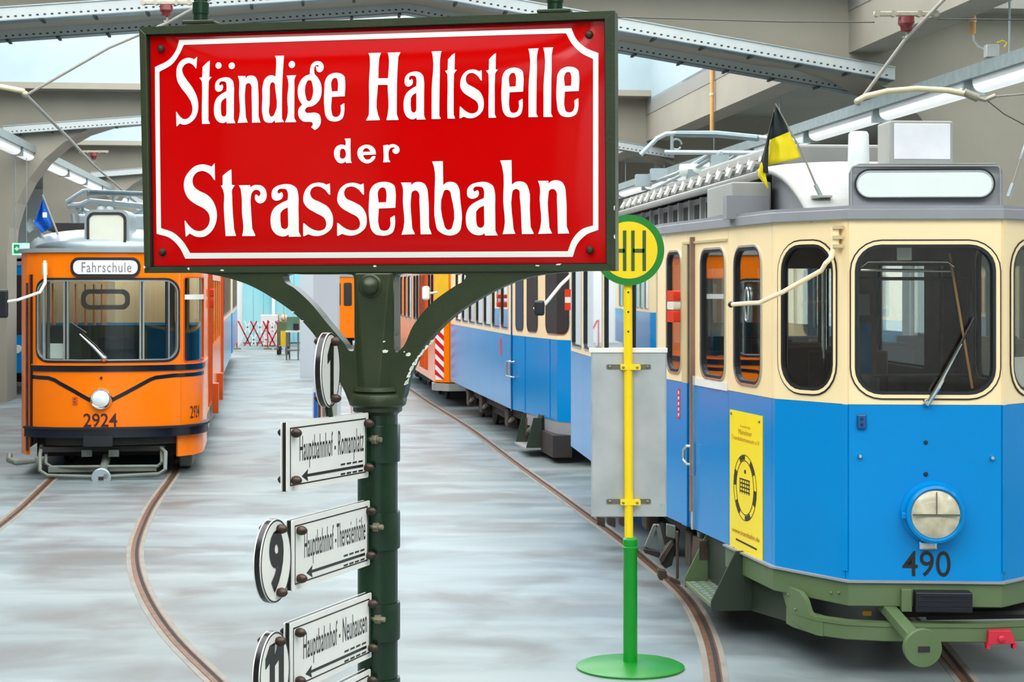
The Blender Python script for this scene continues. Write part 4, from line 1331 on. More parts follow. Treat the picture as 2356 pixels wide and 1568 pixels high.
# line-number box and antenna on top
def front_at(x, lon):
    """lateral position at pixel column x on the cross plane at lon"""
    k = (x - CX) / FPX
    o = T.o + T.a * lon
    return (k * o.y - o.x) / (T.r.x - k * T.r.y)
lon = .35
Yb = (T.o + T.a * lon).y
zz = lambda y: CH - (y - HY) * Yb / FPX
nb = obj('number_box', T.box(MB(), front_at(2048, lon), front_at(2194, lon), lon, lon + .26, 2.95, zz(277)), 'roof_light', t4, smooth=False, bev=.012)
obj('number_face', T.box(MB(), front_at(2057, lon), front_at(2186, lon), lon - .006, lon + .01, zz(366), zz(284)), 'flag_white', nb, smooth=False, bev=.004)
ca = front_at(1981, lon)
obj('antenna', MB().lathe(T(ca, lon + .05, 2.93), [(.066, 0), (.064, .10), (.060, zz(302) - 2.93 - .015), (.050, zz(302) - 2.93), (0, zz(302) - 2.93 + .002)], n=24), 'screen_white', t4)
# folded pantograph
pg = lambda x, y, l: at(x, y, (T.o + T.a * l).y)
pt_ = obj('pantograph', MB().tube([pg(1474, 356, 6.4), pg(1512, 318, 6.4), pg(1532, 308, 6.4), pg(1560, 306, 6.4), pg(1650, 306, 6.2), pg(1740, 315, 6.0), pg(1830, 325, 5.9), pg(1852, 337, 5.9)], .022, 8), 'roof_silver', t4)
obj('contact_strip', MB().tube([pg(1556, 308, 6.38), pg(1650, 309, 6.18), pg(1745, 318, 5.98)], .03, 8), 'tray_blue', pt_)
for pts, r in (([(1546, 310, 6.4), (1546, 352, 6.4)], .016), ([(1530, 350, 6.4), (1640, 351, 6.2), (1760, 352, 6.0), (1840, 350, 5.9)], .022), ([(1640, 352, 6.2), (1560, 398, 7.0), (1490, 424, 7.8)], .022), ([(1660, 352, 6.1), (1590, 392, 6.6), (1500, 436, 7.4)], .018), ([(1800, 350, 5.9), (1640, 402, 6.8), (1560, 420, 7.2)], .02), ([(1700, 352, 6.1), (1620, 412, 6.9)], .018)):
    obj('pantograph_arm', MB().tube([pg(*p) for p in pts], r, 8), 'roof_silver', pt_)
obj('pantograph_coil', MB().tube([pg(1556, 332, 6.4) + Vector((.05 * math.cos(a), 0, .05 * math.sin(a))) for a in [k * .52 for k in range(12)]], .009, 6), 'roof_silver', pt_)
obj('drive_cylinder', MB().tube([pg(1566, 392, 6.6), pg(1636, 388, 6.5)], .06, 14), 'screen_white', pt_)
for x, y, l in ((1480, 415, 7.8), (1515, 402, 7.6), (1600, 405, 6.6), (1655, 372, 6.2)):
    obj('frame_block', MB().box(pg(x, y, l), .16, .2, .12), 'roof_silver', pt_, smooth=False)
for la in (-.35, .35):
    obj('pantograph_base', T.box(MB(), la - .04, la + .04, 5.2, 8.2, 3.02, 3.12), 'roof_light', pt_, smooth=False)
    for nn in (5.3, 8.0):
        obj('insulator_foot', MB().lathe(T(la, nn, 3.0), [(.05, 0), (.06, .03), (.05, .05), (.06, .08), (.04, .12)], n=14), 'screen_white', pt_)

# front fittings
F_ = lambda x, y: f4.px(x, y)
def frontpt(x, y, off=0.0):
    q = F_(x, y)
    return f4.pt(q[0], q[1], off)
FN = f4.nrm(X(2128))
hc = frontpt(2146, 1178)
hl = obj('headlight', MB().lathe(hc, [(.185, -.01), (.185, .012), (.165, .03), (.160, .075), (.168, .085), (.165, .105), (.150, .112), (.140, .10), (.140, .02), (0, .02)], FN, 40), 'tram_blue', t4)
obj('lens', MB().lathe(hc, [(.140, .085), (.138, .098), (.11, .112), (.06, .122), (0, .126)], FN, 36), 'lens_glass', hl)
lr = MB()
u_ = f4.tan(X(2128))
lr.box(hc + FN * .128, .27, .006, .012, u_, FN)
lr.box(hc + FN * .128 + Vector((0, 0, .066)), .006, .006, .13, u_, FN)
obj('lens_bar', lr, 'bracket_dark', hl, smooth=False)
for r_ in (.05, .085):
    obj('lens_ring', MB().tube([hc + FN * (.118 if r_ < .06 else .112) + u_ * r_ * math.cos(a) + Vector((0, 0, r_ * math.sin(a))) for a in [math.pi * 2 * k / 24 for k in range(25)]], .0035, 6), 'lens_white', hl)
obj('hinge', MB().box(hc + FN * .06 - u_ * .165 + Vector((0, 0, -.01)), .05, .04, .035, u_, FN), 'tram_blue', hl, smooth=False, bev=.004)
rf_ = frontpt(2134, 1253, 0)
mk = obj('marker_lamp', MB().box(rf_ + FN * .012, .105, .03, .05, u_, FN), 'chrome', t4, smooth=False, bev=.01)
obj('marker_lens', MB().box(rf_ + FN * .028, .08, .008, .03, u_, FN), 'lens_white', mk, smooth=False, bev=.006)
a, b = F_(2076, 1325), F_(2187, 1267)
obj('number_490', text_on(f4, '490', a[0], b[0], a[1], b[1], .003, .004), 'text_dark', t4, smooth=False, fix=False)
for x, y, r_, m, h in ((2130, 1017, .012, 'under_dark', .012), (2130, 1090, .013, 'under_dark', .012), (1978, 1048, .015, 'chrome', .03), (2282, 1052, .015, 'chrome', .03)):
    obj('stud', MB().lathe(frontpt(x, y), [(r_, -.002), (r_, h * .5), (r_ * .6, h), (0, h)], FN, 14), m, t4)
sp = obj('socket_plate', MB().box(frontpt(1984, 969, .012), .055, .022, .082, u_, FN), 'tram_blue_deep', t4, smooth=False, bev=.006)
for y in (963, 976):
    obj('socket_hole', MB().lathe(frontpt(1985, y, .022), [(.009, 0), (.009, .003), (0, .003)], FN, 12), 'under_dark', sp)
# wiper
wa, wb_, wc = frontpt(2131, 930, .03), frontpt(2176, 840, .05), frontpt(2205, 790, .05)
wp = obj('wiper_arm', MB().tube([wa, frontpt(2150, 895, .05), wc], [.014, .016, .008], 8), 'chrome', t4)
obj('wiper_blade', MB().tube([frontpt(2200, 800, .035), frontpt(2236, 730, .03)], .008, 6), 'rubber_black', wp)
obj('wiper_pivot', MB().lathe(frontpt(2131, 925), [(.022, 0), (.02, .03), (.012, .045), (0, .045)], FN, 14), 'chrome', wp)
# mirror arm swung across the corner
arm = [frontpt(1926, 592, .07), frontpt(1918, 606, .10)] + [at(1890, 622, 10.12), at(1800, 672, 10.20), at(1748, 696, 10.28), at(1724, 697, 10.36), at(1685, 700, 10.48)]
ma = obj('mirror_arm', MB().tube(arm, .014, 8), 'tram_cream', t4)
obj('arm_tip', MB().ball(at(1682, 700, 10.49), .02), 'rubber_black', ma)
obj('arm_bracket', MB().tube([frontpt(1926, 522, .03), frontpt(1926, 568, .03)], .028, 12), 'tram_cream', ma)
for y in (523, 546, 566):
    obj('arm_hinge', MB().box(frontpt(1932, y, .03), .06, .05, .02, u_, FN), 'tram_cream_dark', ma, smooth=False)
obj('arm_joint', MB().tube([frontpt(1926, 566, .04), frontpt(1924, 596, .07)], .016, 8), 'tram_cream', ma)
# yellow poster on the corner panel
pa, pb = F_(1681, 940), F_(1756, 1262)
ps0, ps1 = X(1681), X(1756)
pz1, pz0 = F_(1681, 941)[1], F_(1681, 1262)[1]
po = obj('poster', sheet(f4, rect(ps0, ps1, pz0, pz1), off0=0.001, off1=.006), 'poster_yellow', t4, smooth=False)
PW, PH = ps1 - ps0, pz1 - pz0
pr = lambda a, b: (ps0 + PW * a, pz0 + PH * b)
obj('poster_text', text_on(f4, 'Freunde des', ps0 + PW * .34, ps0 + PW * .64, pz0 + PH * .892, pz0 + PH * .91, .0075), 'poster_orange', po, smooth=False, fix=False)
obj('poster_text', text_on(f4, 'Münchner', ps0 + PW * .28, ps0 + PW * .70, pz0 + PH * .842, pz0 + PH * .878, .0075), 'poster_orange', po, smooth=False, fix=False)
obj('poster_text', text_on(f4, 'Trambahnmuseum e.V.', ps0 + PW * .06, ps0 + PW * .93, pz0 + PH * .795, pz0 + PH * .825, .0075), 'poster_orange', po, smooth=False, fix=False)
obj('poster_text', text_on(f4, 'www.trambahn.de', ps0 + PW * .08, ps0 + PW * .92, pz0 + PH * .135, pz0 + PH * .17, .0075, .01), 'poster_orange', po, smooth=False, fix=False)

em = MB()
cx_, cz_ = ps0 + PW * .48, pz0 + PH * .475
N = 12
for k in range(N):
    a0, a1 = 2 * math.pi * k / N, 2 * math.pi * (k + (1.0 if k % 2 else .96)) / N
    r0 = .80 if k % 2 else .93
    sg = [a0 + (a1 - a0) * j / 4 for j in range(5)]
    if k % 2:
        sheet(f4, [(cx_ + PW * .34 * math.cos(a), cz_ + PH * .225 * math.sin(a)) for a in sg] + [(cx_ + PW * .28 * math.cos(a), cz_ + PH * .195 * math.sin(a)) for a in reversed(sg)], off0=.006, off1=.0075, mb=em)
sheet(f4, disc(cx_, cz_, PW * .355, PH * .232), [disc(cx_, cz_, PW * .345, PH * .227)], off0=.006, off1=.0075, mb=em)
sheet(f4, disc(cx_, cz_, PW * .275, PH * .192), [disc(cx_, cz_, PW * .262, PH * .186)], off0=.006, off1=.0075, mb=em)
for k in range(4):
    sheet(f4, rect(cx_ - PW * .16, cx_ + PW * .15, cz_ + PH * (.05 - .028 * k), cz_ + PH * (.060 - .028 * k)), off0=.006, off1=.0075, mb=em)
for k in range(5):
    sheet(f4, rect(cx_ + PW * (-.16 + .07 * k), cx_ + PW * (-.145 + .07 * k), cz_ - PH * .045, cz_ + PH * .06), off0=.006, off1=.0075, mb=em)
sheet(f4, rect(cx_ - PW * .02, cx_ + PW * .03, cz_ + PH * .10, cz_ + PH * .125), off0=.006, off1=.0075, mb=em)
sheet(f4, [pr(.20, .085), pr(.84, .075), pr(.84, .088), pr(.20, .098)], off0=.006, off1=.0075, mb=em)
obj('poster_emblem', em, 'poster_black', po, smooth=False)
for a, b in ((.06, .975), (.92, .96), (.14, .02), (.85, .015)):
    c = pr(a, b)
    obj('poster_clip', MB().lathe(f4.pt(c[0], c[1], .006), [(.010, 0), (.010, .006), (.005, .01), (0, .01)], f4.nrm(c[0]), 10), 'bolt_zinc', po)
# green fender beam round the front
sA = X(1672)
fb = obj('fender_beam', sheet(f4, rect(sA, L4 - sA, .405, ZB - .006), off0=-.02, off1=.012), 'fender_green', t4, smooth=False, bev=.006)
obj('fender_top', sheet(f4, rect(sA, L4 - sA, ZB - .012, ZB), off0=-.02, off1=.03), 'roof_grey', t4, smooth=False)
for x in (1915, 1932):
    obj('rivet', MB().ball(frontpt(x, 1362, .014), .010, 10, 5), 'fender_green', fb)
pad = obj('buffer_pad', MB().box(frontpt(2163, 1378, .055), .32, .11, .115, u_, FN), 'rubber_black', t4, smooth=False, bev=.006)
for k in range(4):
    obj('pad_rib', MB().box(frontpt(2163, 1378, .112) + Vector((0, 0, -.042 + .028 * k)), .30, .012, .012, u_, FN), 'band_black', pad, smooth=False)
obj('pad_bracket', MB().box(frontpt(2084, 1376, .035), .06, .07, .13, u_, FN), 'fender_green', pad, smooth=False, bev=.004)
# lower guard: a flat bent band with cheek plates rising to the beam
gf = Fac([T.p2(*p) for p in ((-.72, .80), (-.68, .38), (-.60, .14), (-.46, .0), (-.26, -.07), (.0, -.11), (.3, -.15), (.62, -.12), (.85, .08), (1.0, .5))])
obj('guard', sheet(gf, rect(.30, gf.L - .1, .215, .315), off0=-.03, off1=0), 'fender_green', t4, bev=.006)
obj('guard_lip', sheet(gf, rect(.42, gf.L - .1, .30, .322), off0=-.07, off1=.006), 'fender_green', t4)
cheek = spline([(.20, .47, 1), (.50, .44, 1), (.56, .40), (.60, .34), (.72, .315, 1), (.72, .215, 1), (.56, .225), (.40, .27), (.28, .36)], 4)
obj('guard_cheek', sheet(gf, cheek, off0=-.03, off1=.004), 'fender_green', t4, bev=.004)
for q_, z_ in ((.36, .40), (.46, .33)):
    obj('rivet', MB().ball(gf.pt(q_, z_, .006), .010, 10, 5), 'fender_green', t4)
# coupler
cpl = obj('coupler_bar', MB().box((T(-.22, .15, .42) + at(2121, 1488, 9.62)) / 2, .075, .62, .06, T.r, at(2121, 1488, 9.62) - T(-.22, .15, .42)), 'fender_green', t4, smooth=False, bev=.006)
cd_ = (at(2121, 1488, 9.62) - T(-.22, .15, .42)).normalized()
cd_ = Vector((cd_.x * .3, cd_.y, cd_.z * .2)).normalized()
obj('coupler_head', MB().lathe(at(2121, 1488, 9.60), [(.05, -.10), (.09, -.05), (.104, -.02), (.106, .02), (.104, .03), (0, .032)], cd_, 32), 'fender_green', t4)
obj('coupler_slot', MB().box(at(2122, 1489, 9.60) + cd_ * .033, .066, .006, .03, T.r, cd_), 'under_dark', t4, smooth=False)
obj('guard_bar', MB().tube([T(.05, .1, .33), T(.75, .1, .33)], .03, 8), 'under_dark', t4)
for z in (.395, .29):
    obj('guard_shelf', T.box(MB(), -.1, .95, .25, .5, z, z + .05), 'under_dark', t4, smooth=False)
obj('orange_lever', MB().box(T(-.30, .25, .44), .11, .03, .03, T.r, T.a), 'yellow_paint', t4, smooth=False, bev=.004)
obj('orange_lever', MB().box(T(-.28, .2, .33), .05, .03, .03, T.r, T.a), 'yellow_paint', t4, smooth=False, bev=.004)
# undergear
roofu = lambda name, l0, l1, n0, n1, z0, z1, m: obj(name, T.box(MB(), l0, l1, n0, n1, z0, z1), m, t4, smooth=False, bev=.01)
roofu('truck_frame', -.72, -.66, 2.2, 5.4, .32, .44, 'under_brown')
roofu('truck_frame', .66, .72, 2.2, 5.4, .32, .44, 'under_brown')
for nn in (2.75, 4.7, 6.9):
    for sd in (-1, 1):
        wh = obj('wheel', MB().lathe(T(sd * .66, nn, .335), [(.06, -.05), (.33, -.05), (.345, -.04), (.345, 0), (.31, .005), (.29, .02), (.08, .02), (.07, .07), (0, .07)], T.r * sd, 30), 'under_dark', t4)
        obj('axle_box', MB().box(T(sd * .80, nn, .335), .12, .24, .26, T.r, T.a), 'under_brown', wh, smooth=False, bev=.02)
        for d in (-.22, .22):
            obj('spring', MB().lathe(T(sd * .78, nn + d, .34), [(.05, 0), (.06, .03), (.05, .06), (.06, .09), (.05, .12), (.06, .15), (.05, .2)], n=12), 'under_dark', wh)
    obj('axle', MB().tube([T(-.66, nn, .335), T(.66, nn, .335)], .06, 12), 'under_dark', t4)
obj('brake_arm', MB().box(T(-.85, 2.25, .35), .05, .08, .42, T.r, T.a, (-.1, -.45, 1)), 'under_grey', t4, smooth=False, bev=.01)
obj('sand_box', MB().prism([T(-.92, 2.0, .5), T(-.92, 2.25, .5), T(-.92, 2.35, .2), T(-.92, 2.05, .16)], T.r * .12), 'under_brown', t4, smooth=False)
roofu('motor_case', -.5, .5, 3.0, 4.4, .2, .55, 'under_dark')
roofu('equipment_chest', -.9, -.3, 5.8, 7.6, .25, .55, 'under_dark')
obj('brake_shoe', MB().box(T(-.82, 2.0, .19), .10, .16, .10, T.r, T.a), 'under_brown', t4, smooth=False, bev=.015)
# brake rigging and spring gear showing between the bogie and the step
def ub(name, pts, Y, d, m):
    return obj(name, MB().prism([at(x, y, Y) for x, y in pts], (0, d, 0)), m, t4, smooth=False, bev=.006)
ub('brake_lever', [(1504, 1206), (1514, 1206), (1492, 1262), (1483, 1258)], 12.75, .05, 'under_grey')
ub('brake_lever', [(1508, 1206), (1518, 1206), (1532, 1266), (1522, 1268)], 12.75, .05, 'under_grey')
ub('spring_plate', [(1480, 1262), (1520, 1270), (1518, 1284), (1484, 1272)], 12.7, .12, 'under_dark')
ub('brake_block', [(1530, 1262), (1547, 1246), (1556, 1256), (1546, 1300), (1532, 1308), (1520, 1296)], 12.5, .12, 'under_dark')
ub('block_face', [(1516, 1286), (1543, 1246), (1550, 1252), (1524, 1296)], 12.46, .05, 'under_brown')
ub('sand_pipe', [(1556, 1222), (1562, 1222), (1562, 1330), (1556, 1334)], 12.4, .04, 'under_brown')
ub('hanger_plate', [(1534, 1205), (1555, 1210), (1555, 1240), (1534, 1234)], 12.5, .06, 'under_grey')
ub('life_guard', [(1514, 1310), (1534, 1314), (1534, 1330), (1526, 1330), (1525, 1336), (1518, 1334), (1514, 1328)], 12.4, .10, 'under_brown')
ub('rail_scraper', [(1540, 1326), (1566, 1338), (1566, 1346), (1540, 1336)], 12.3, .06, 'under_brown')
for x in (1374, 1398, 1425):
    ub('spring_box', [(x, 1188), (x + 18, 1190), (x + 18, 1214), (x, 1206)], 14.8, .2, 'under_brown')
# boarding step below the door
st0, st1 = T(-.93, 1.30), T(-.85, 2.02)
def stp(l, n, z):
    return T(l, n, z)
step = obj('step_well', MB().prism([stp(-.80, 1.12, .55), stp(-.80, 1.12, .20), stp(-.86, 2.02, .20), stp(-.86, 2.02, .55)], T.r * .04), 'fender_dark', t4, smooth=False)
obj('step_tread', T.box(MB(), -1.02, -.80, 1.16, 2.0, .195, .225), 'fender_green', t4, smooth=False, bev=.006)
tr = MB()
for i in range(9):
    for j in range(3):
        tr.box(T(-.98 + .06 * j, 1.24 + .085 * i, .228), .03, .05, .006, T.r, T.a)
obj('tread_ribs', tr, 'galvanised', t4, smooth=False, kind='stuff')
for nn in (1.13, 2.02):
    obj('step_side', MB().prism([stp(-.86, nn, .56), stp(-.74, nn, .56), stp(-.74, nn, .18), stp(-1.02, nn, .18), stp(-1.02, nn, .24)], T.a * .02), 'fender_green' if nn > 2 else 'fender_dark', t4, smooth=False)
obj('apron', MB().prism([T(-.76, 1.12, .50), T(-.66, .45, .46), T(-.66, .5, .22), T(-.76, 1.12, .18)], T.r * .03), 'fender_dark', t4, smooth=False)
# interior: floor, bulkhead behind the driver with glazed openings, seats, poles, desk
obj('bulkhead', sheet(Fac([T.p2(-.95, 2.2), T.p2(.95, 2.2)]), rect(0, 1.9, .68, 2.6), [rect(.12, .60, 1.2, 2.38), rect(.66, 1.03, 1.2, 2.38), rect(1.33, 1.82, 1.0, 2.4)], off0=-.02, off1=.02), 'interior_brown', t4, smooth=False)
bk2 = Fac([T.p2(-.95, 2.15), T.p2(.95, 2.15)])
obj('cab_poster', sheet(bk2, rect(1.08, 1.28, 1.35, 2.0), off0=.01, off1=.014), 'poster_blue', t4, smooth=False)
obj('cab_notice', sheet(bk2, rect(1.09, 1.27, 2.05, 2.2), off0=.01, off1=.014), 'interior_light', t4, smooth=False)
obj('grab_pole', MB().tube([T(-.37, .5, .7), T(-.37, .5, 2.6)], .022, 10), 'red_pole', t4)
fr_ = MB()
for a, b in (((-.40, .35, 2.30), (.40, .35, 2.30)), ((-.40, .35, 1.72), (.40, .35, 1.72)), ((-.40, .35, 1.72), (-.40, .35, 2.30)), ((.40, .35, 1.72), (.40, .35, 2.30))):
    fr_.tube([T(*a), T(*b)], .012, 6)
obj('cab_frame', fr_, 'under_dark', t4)
vis = obj('visor_rod', MB().tube([T(-.34, .12, 2.37), T(-.30, .12, 2.40), T(.18, .12, 2.40), T(.22, .12, 2.37)], .010, 8), 'chrome', t4)
obj('visor_rod_lower', MB().tube([T(-.34, .13, 2.35), T(.2, .13, 2.345)], .010, 8), 'chrome', vis)
obj('visor_bracket', MB().box(T(-.08, .12, 2.45), .09, .012, .11, T.r, T.a), 'screen_white', vis, smooth=False, bev=.004)
obj('cab_rod', MB().tube([T(.22, .2, 2.45), T(.36, .2, 1.65)], .008, 6), 'conduit_orange', t4)
obj('driver_desk', T.box(MB(), -.42, .42, .15, .5, .7, 1.55), 'interior_brown', t4, smooth=False, bev=.02)
obj('controller', MB().lathe(T(-.25, .42, 1.5), [(.11, 0), (.11, .2), (.09, .23), (0, .24)], n=18), 'under_dark', t4)
for nn in (3.2, 4.2, 5.2, 6.2, 7.2):
    for la in (-.6, .6):
        sb = obj('bench_seat', T.box(MB(), la - .32, la + .32, nn, nn + .42, 1.05, 1.15), 'interior_brown', t4, smooth=False, bev=.02)
        obj('seat_back', T.box(MB(), la - .32, la + .32, nn + .42, nn + .47, 1.1, 1.75), 'interior_brown', sb, smooth=False, bev=.02)
for nn in (2.9, 5.0, 7.0):
    obj('grab_pole', MB().tube([T(.2, nn, .7), T(.2, nn, 2.6)], .018, 8), 'chrome', t4)
# little round ventilator seen in the narrow window
q = F_(1716, 700)
obj('window_ring', MB().tube([f4.pt(q[0] + .035 * math.cos(a), q[1] + .105 * math.sin(a), -.006) for a in [2 * math.pi * k / 20 for k in range(21)]], .007, 6), 'alu_frame', t4)
q = F_(1716, 662)
obj('destination_card', sheet(f4, rect(SM - X(1912), SM - X(1860), 1.66, 1.84), off0=-.03, off1=-.026), 'sticker_white', t4, smooth=False)

# red clamp lying on the right of the guard
c = at(2300, 1466, 9.95)
rc = thing('rail_clamp', 'small red metal clamp hooked on the green guard of the tram numbered 490', 'clamp', c - Vector((0, 0, .05)))
obj('clamp_body', MB().prism([c + Vector((-.07, -.03, .045)), c + Vector((.06, -.03, .045)), c + Vector((.085, -.03, -.03)), c + Vector((-.075, -.03, -.035))], (0, .08, 0)), 'sticker_red', rc, smooth=False, bev=.004)
for dx in (-.07, .08):
    obj('clamp_foot', MB().box(c + Vector((dx, 0, -.045)), .02, .05, .03), 'sticker_red', rc, smooth=False)
obj('clamp_bolt', MB().lathe(c + Vector((0, -.03, .0)), [(.02, 0), (.02, .015), (.012, .02), (0, .02)], (0, -1, 0), 10), 'sticker_red', rc)

# flags on its roof
def cloth(name, rows, m, t):
    return obj(name, MB().grid(rows), m, t, sol=.003)
Yf = 10.45
fg = thing('flag', 'black and yellow flag hanging from a slanted stick on the front roof of tram 490', 'flag', at(1886, 448, Yf), 'flags on the trams')
obj('stick', MB().tube([at(1886, 446, Yf), at(1845, 350, Yf), at(1784, 238, Yf)], [.007, .005, .004], 8), 'cable_grey', fg)
obj('stick_socket', MB().tube([at(1888, 450, Yf), at(1876, 425, Yf)], .013, 10), 'galvanised', fg)
obj('stick_foot', MB().box(at(1890, 452, Yf), .12, .06, .012), 'roof_light', fg, smooth=False)
def fold(pts, amp, n=8):
    """rows of points between two outline chains with soft folds"""
    out = []
    for (x0, y0, x1, y1, ph) in pts:
        row = []
        for j in range(n + 1):
            s = j / n
            w = amp * math.sin(s * 7 + ph)
            row.append(at(x0 + (x1 - x0) * s, y0 + (y1 - y0) * s, Yf + w * (0.3 + s)))
        out.append(row)
    return out
cloth('cloth_black', fold([(1786, 246, 1783, 248, 0), (1800, 272, 1776, 270, .2), (1812, 295, 1772, 300, .4), (1815, 303, 1770, 322, .6)], .03), 'flag_black', fg)
cloth('cloth_yellow', fold([(1815, 303, 1770, 322, .6), (1830, 330, 1770, 335, .9), (1843, 360, 1768, 365, 1.2), (1838, 364, 1767, 380, 1.4)], .03), 'flag_yellow', fg)
cloth('cloth_fold', fold([(1783, 250, 1779, 262, 0), (1772, 305, 1764, 320, .5), (1768, 340, 1757, 350, .9), (1767, 380, 1750, 372, 1.4), (1768, 400, 1752, 395, 1.6)], .02), 'flag_black', fg)
cloth('cloth_tip', fold([(1752, 372, 1746, 388, 0), (1760, 395, 1744, 404, .4), (1764, 415, 1755, 418, .6), (1768, 432, 1765, 433, .8)], .02), 'flag_yellow', fg)
fg = thing('flag', 'blue flag with a white edge beside the destination box of tram 490', 'flag', at(2322, 448, 10.5), 'flags on the trams')
obj('stick', MB().tube([at(2322, 448, 10.5), at(2360, 330, 10.5), at(2392, 235, 10.5)], [.007, .005, .004], 8), 'cable_grey', fg)
obj('stick_socket', MB().tube([at(2320, 452, 10.5), at(2331, 422, 10.5)], .013, 10), 'galvanised', fg)
obj('cloth', MB().grid([[at(2358 + 8 * i + 12 * j, 330 - 24 * i + 16 * j, 10.5 + .02 * math.sin(j * 1.3)) for j in range(5)] for i in range(5)]), 'flag_blue', fg, sol=.003)
obj('cloth_border', MB().grid([[at(2344 + 10 * i + 6 * j, 368 - 30 * i - 3 * j, 10.49) for j in range(2)] for i in range(5)]), 'flag_white', fg, sol=.003)

# ---------------------------------------------------------------- the orange tram, number 2924
Q = Frame(-4.84, 20.5, 600)
half_p = [(1.09, 12.3), (1.09, .98), (1.07, .64), (.98, .38), (.82, .19), (.56, .075), (.28, .018)]
pl = [(-a + .07, b) for a, b in half_p] + [(.07, 0)] + [(a + .07, b) for a, b in reversed(half_p)]
fo = Fac([Q.p2(*p) for p in pl])
to = thing('tram', 'orange tram with the number 2924, a V-shaped black stripe and Fahrschule on its sign', 'tram', Q(0.07, 6, 0), 'trams in the hall')
XO = fo.sx
def ZO(x, y):
    return fo.px(x, y)[1]
LO = fo.L
oz0, oz1 = .585, 2.69
wz0, wz1 = 1.385, 2.33
ws0, ws1 = XO(86), XO(409)
sL, sR = XO(62), XO(476)
hole = rr(ws0, ws1, wz0, wz1, .16)
cw0, cw1 = XO(424), XO(468)
obj('front_panel', sheet(fo, rect(sL, XO(416), oz0, oz1), [hole], off0=-.03, off1=0), 'tram_orange', to)
obj('corner_panel', sheet(fo, rect(XO(416) + .004, sR, oz0, oz1), [rr(cw0, cw1, 1.36, 2.36, .03)], off0=-.03, off1=0), 'tram_orange', to)
obj('front_lining', sheet(fo, rect(sL, sR, oz0, oz1), [hole, rr(cw0, cw1, 1.36, 2.36, .03)], off0=-.05, off1=-.034), 'interior_grey', to)
obj('left_side', sheet(fo, rect(0, sL - .005, oz0, oz1), [rect(1.0 + 1.5 * k, 2.2 + 1.5 * k, 1.4, 2.3) for k in range(6)], off0=-.03, off1=0), 'tram_orange', to)
for k in range(6):
    obj('side_pane', sheet(fo, rect(1.0 + 1.5 * k, 2.2 + 1.5 * k, 1.4, 2.3), off0=-.02, off1=-.015), 'glass_clear', to, smooth=False)
# windscreen: seal, bars, panes
ws = obj('windscreen', sheet(fo, rr(ws0 - .03, ws1 + .03, wz0 - .03, wz1 + .03, .18), [rr(ws0, ws1, wz0, wz1, .16)], off0=-.03, off1=.006), 'rubber_black', to)
obj('seal_bead', sheet(fo, rr(ws0 - .002, ws1 + .002, wz0 - .002, wz1 + .002, .16), [rr(ws0 + .012, ws1 - .012, wz0 + .012, wz1 - .012, .15)], off0=-.02, off1=.008), 'alu_frame', ws)
obj('pane', sheet(fo, rr(ws0 + .01, ws1 - .01, wz0 + .01, wz1 - .01, .15), off0=-.016, off1=-.012), 'glass_clear', ws)
for x, w, m in ((148, .022, 'alu_frame'), (156, .022, 'alu_frame'), (152, .018, 'rubber_black'), (323, .022, 'alu_frame'), (330, .02, 'alu_frame'), (326.5, .018, 'rubber_black'), (384, .03, 'rubber_black'), (388, .02, 'alu_frame'), (101, .02, 'alu_frame')):
    s = XO(x)
    obj('screen_bar', sheet(fo, rect(s - w / 2, s + w / 2, wz0, wz1), off0=-.02, off1=.006), m, ws, smooth=False)
wi = obj('corner_window', sheet(fo, rr(cw0 - .015, cw1 + .015, 1.345, 2.375, .04), [rr(cw0, cw1, 1.36, 2.36, .03)], off0=-.02, off1=.008), 'tram_orange_deep', to)
obj('pane', sheet(fo, rr(cw0, cw1, 1.36, 2.36, .03), off0=-.016, off1=-.012), 'glass_clear', wi)
obj('transom', sheet(fo, rect(cw0, cw1, 2.10, 2.16), off0=-.02, off1=.006), 'hazard_white', wi)
# right flank: door leaves and windows
n0 = sR + .01
sd = n0
def flank(a, b, hole=None, m='tram_orange', nm_='side_panel'):
    obj(nm_, sheet(fo, rect(a, b - .004, oz0, oz1), [hole] if hole else [], off0=-.03, off1=0), m, to, smooth=False)
    if hole:
        s0, s1 = hole[0][0], hole[1][0]
        z0, z1 = hole[0][1], hole[2][1]
        obj('side_pane', sheet(fo, rect(s0, s1, z0, z1), off0=-.02, off1=-.015), 'glass_clear', to, smooth=False)
lens = [(.22, None)] + [(.5, 'door')] * 4 + [(.12, None)] + [(1.35, 'win')] * 4 + [(.5, 'door')] * 4 + [(.3, None)]
for ln, kd in lens:
    if sd + .1 > LO: break
    b = min(sd + ln, LO)
    h = None
    if kd == 'door': h = rect(sd + .09, b - .09, 1.0, 2.35)
    if kd == 'win': h = rect(sd + .08, b - .08, 1.4, 2.35)
    flank(sd, b, h, nm_='door_leaf' if kd == 'door' else 'side_panel')
    if kd == 'door':
        obj('leaf_edge', sheet(fo, rect(b - .03, b, oz0 + .05, oz1 - .1), off0=0, off1=.015), 'tram_orange_deep', to, smooth=False)
    sd = b
for x, y0, y1 in ((484, 664, 682), (484, 688, 708)):
    s = fo.cum[-2] + 0.5
    obj('indicator_lamp', sheet(fo, rr(XO(480), XO(480) + .12, ZO(480, y1), ZO(480, y0), .02), off0=0, off1=.07), 'indicator_red', to)
for a, b in ((XO(488), XO(488) + .3), (XO(500), XO(500) + .3)):
    obj('side_flap', sheet(fo, rect(a, b, .42, .85), off0=0, off1=.09), 'tram_orange_deep', to, smooth=False)
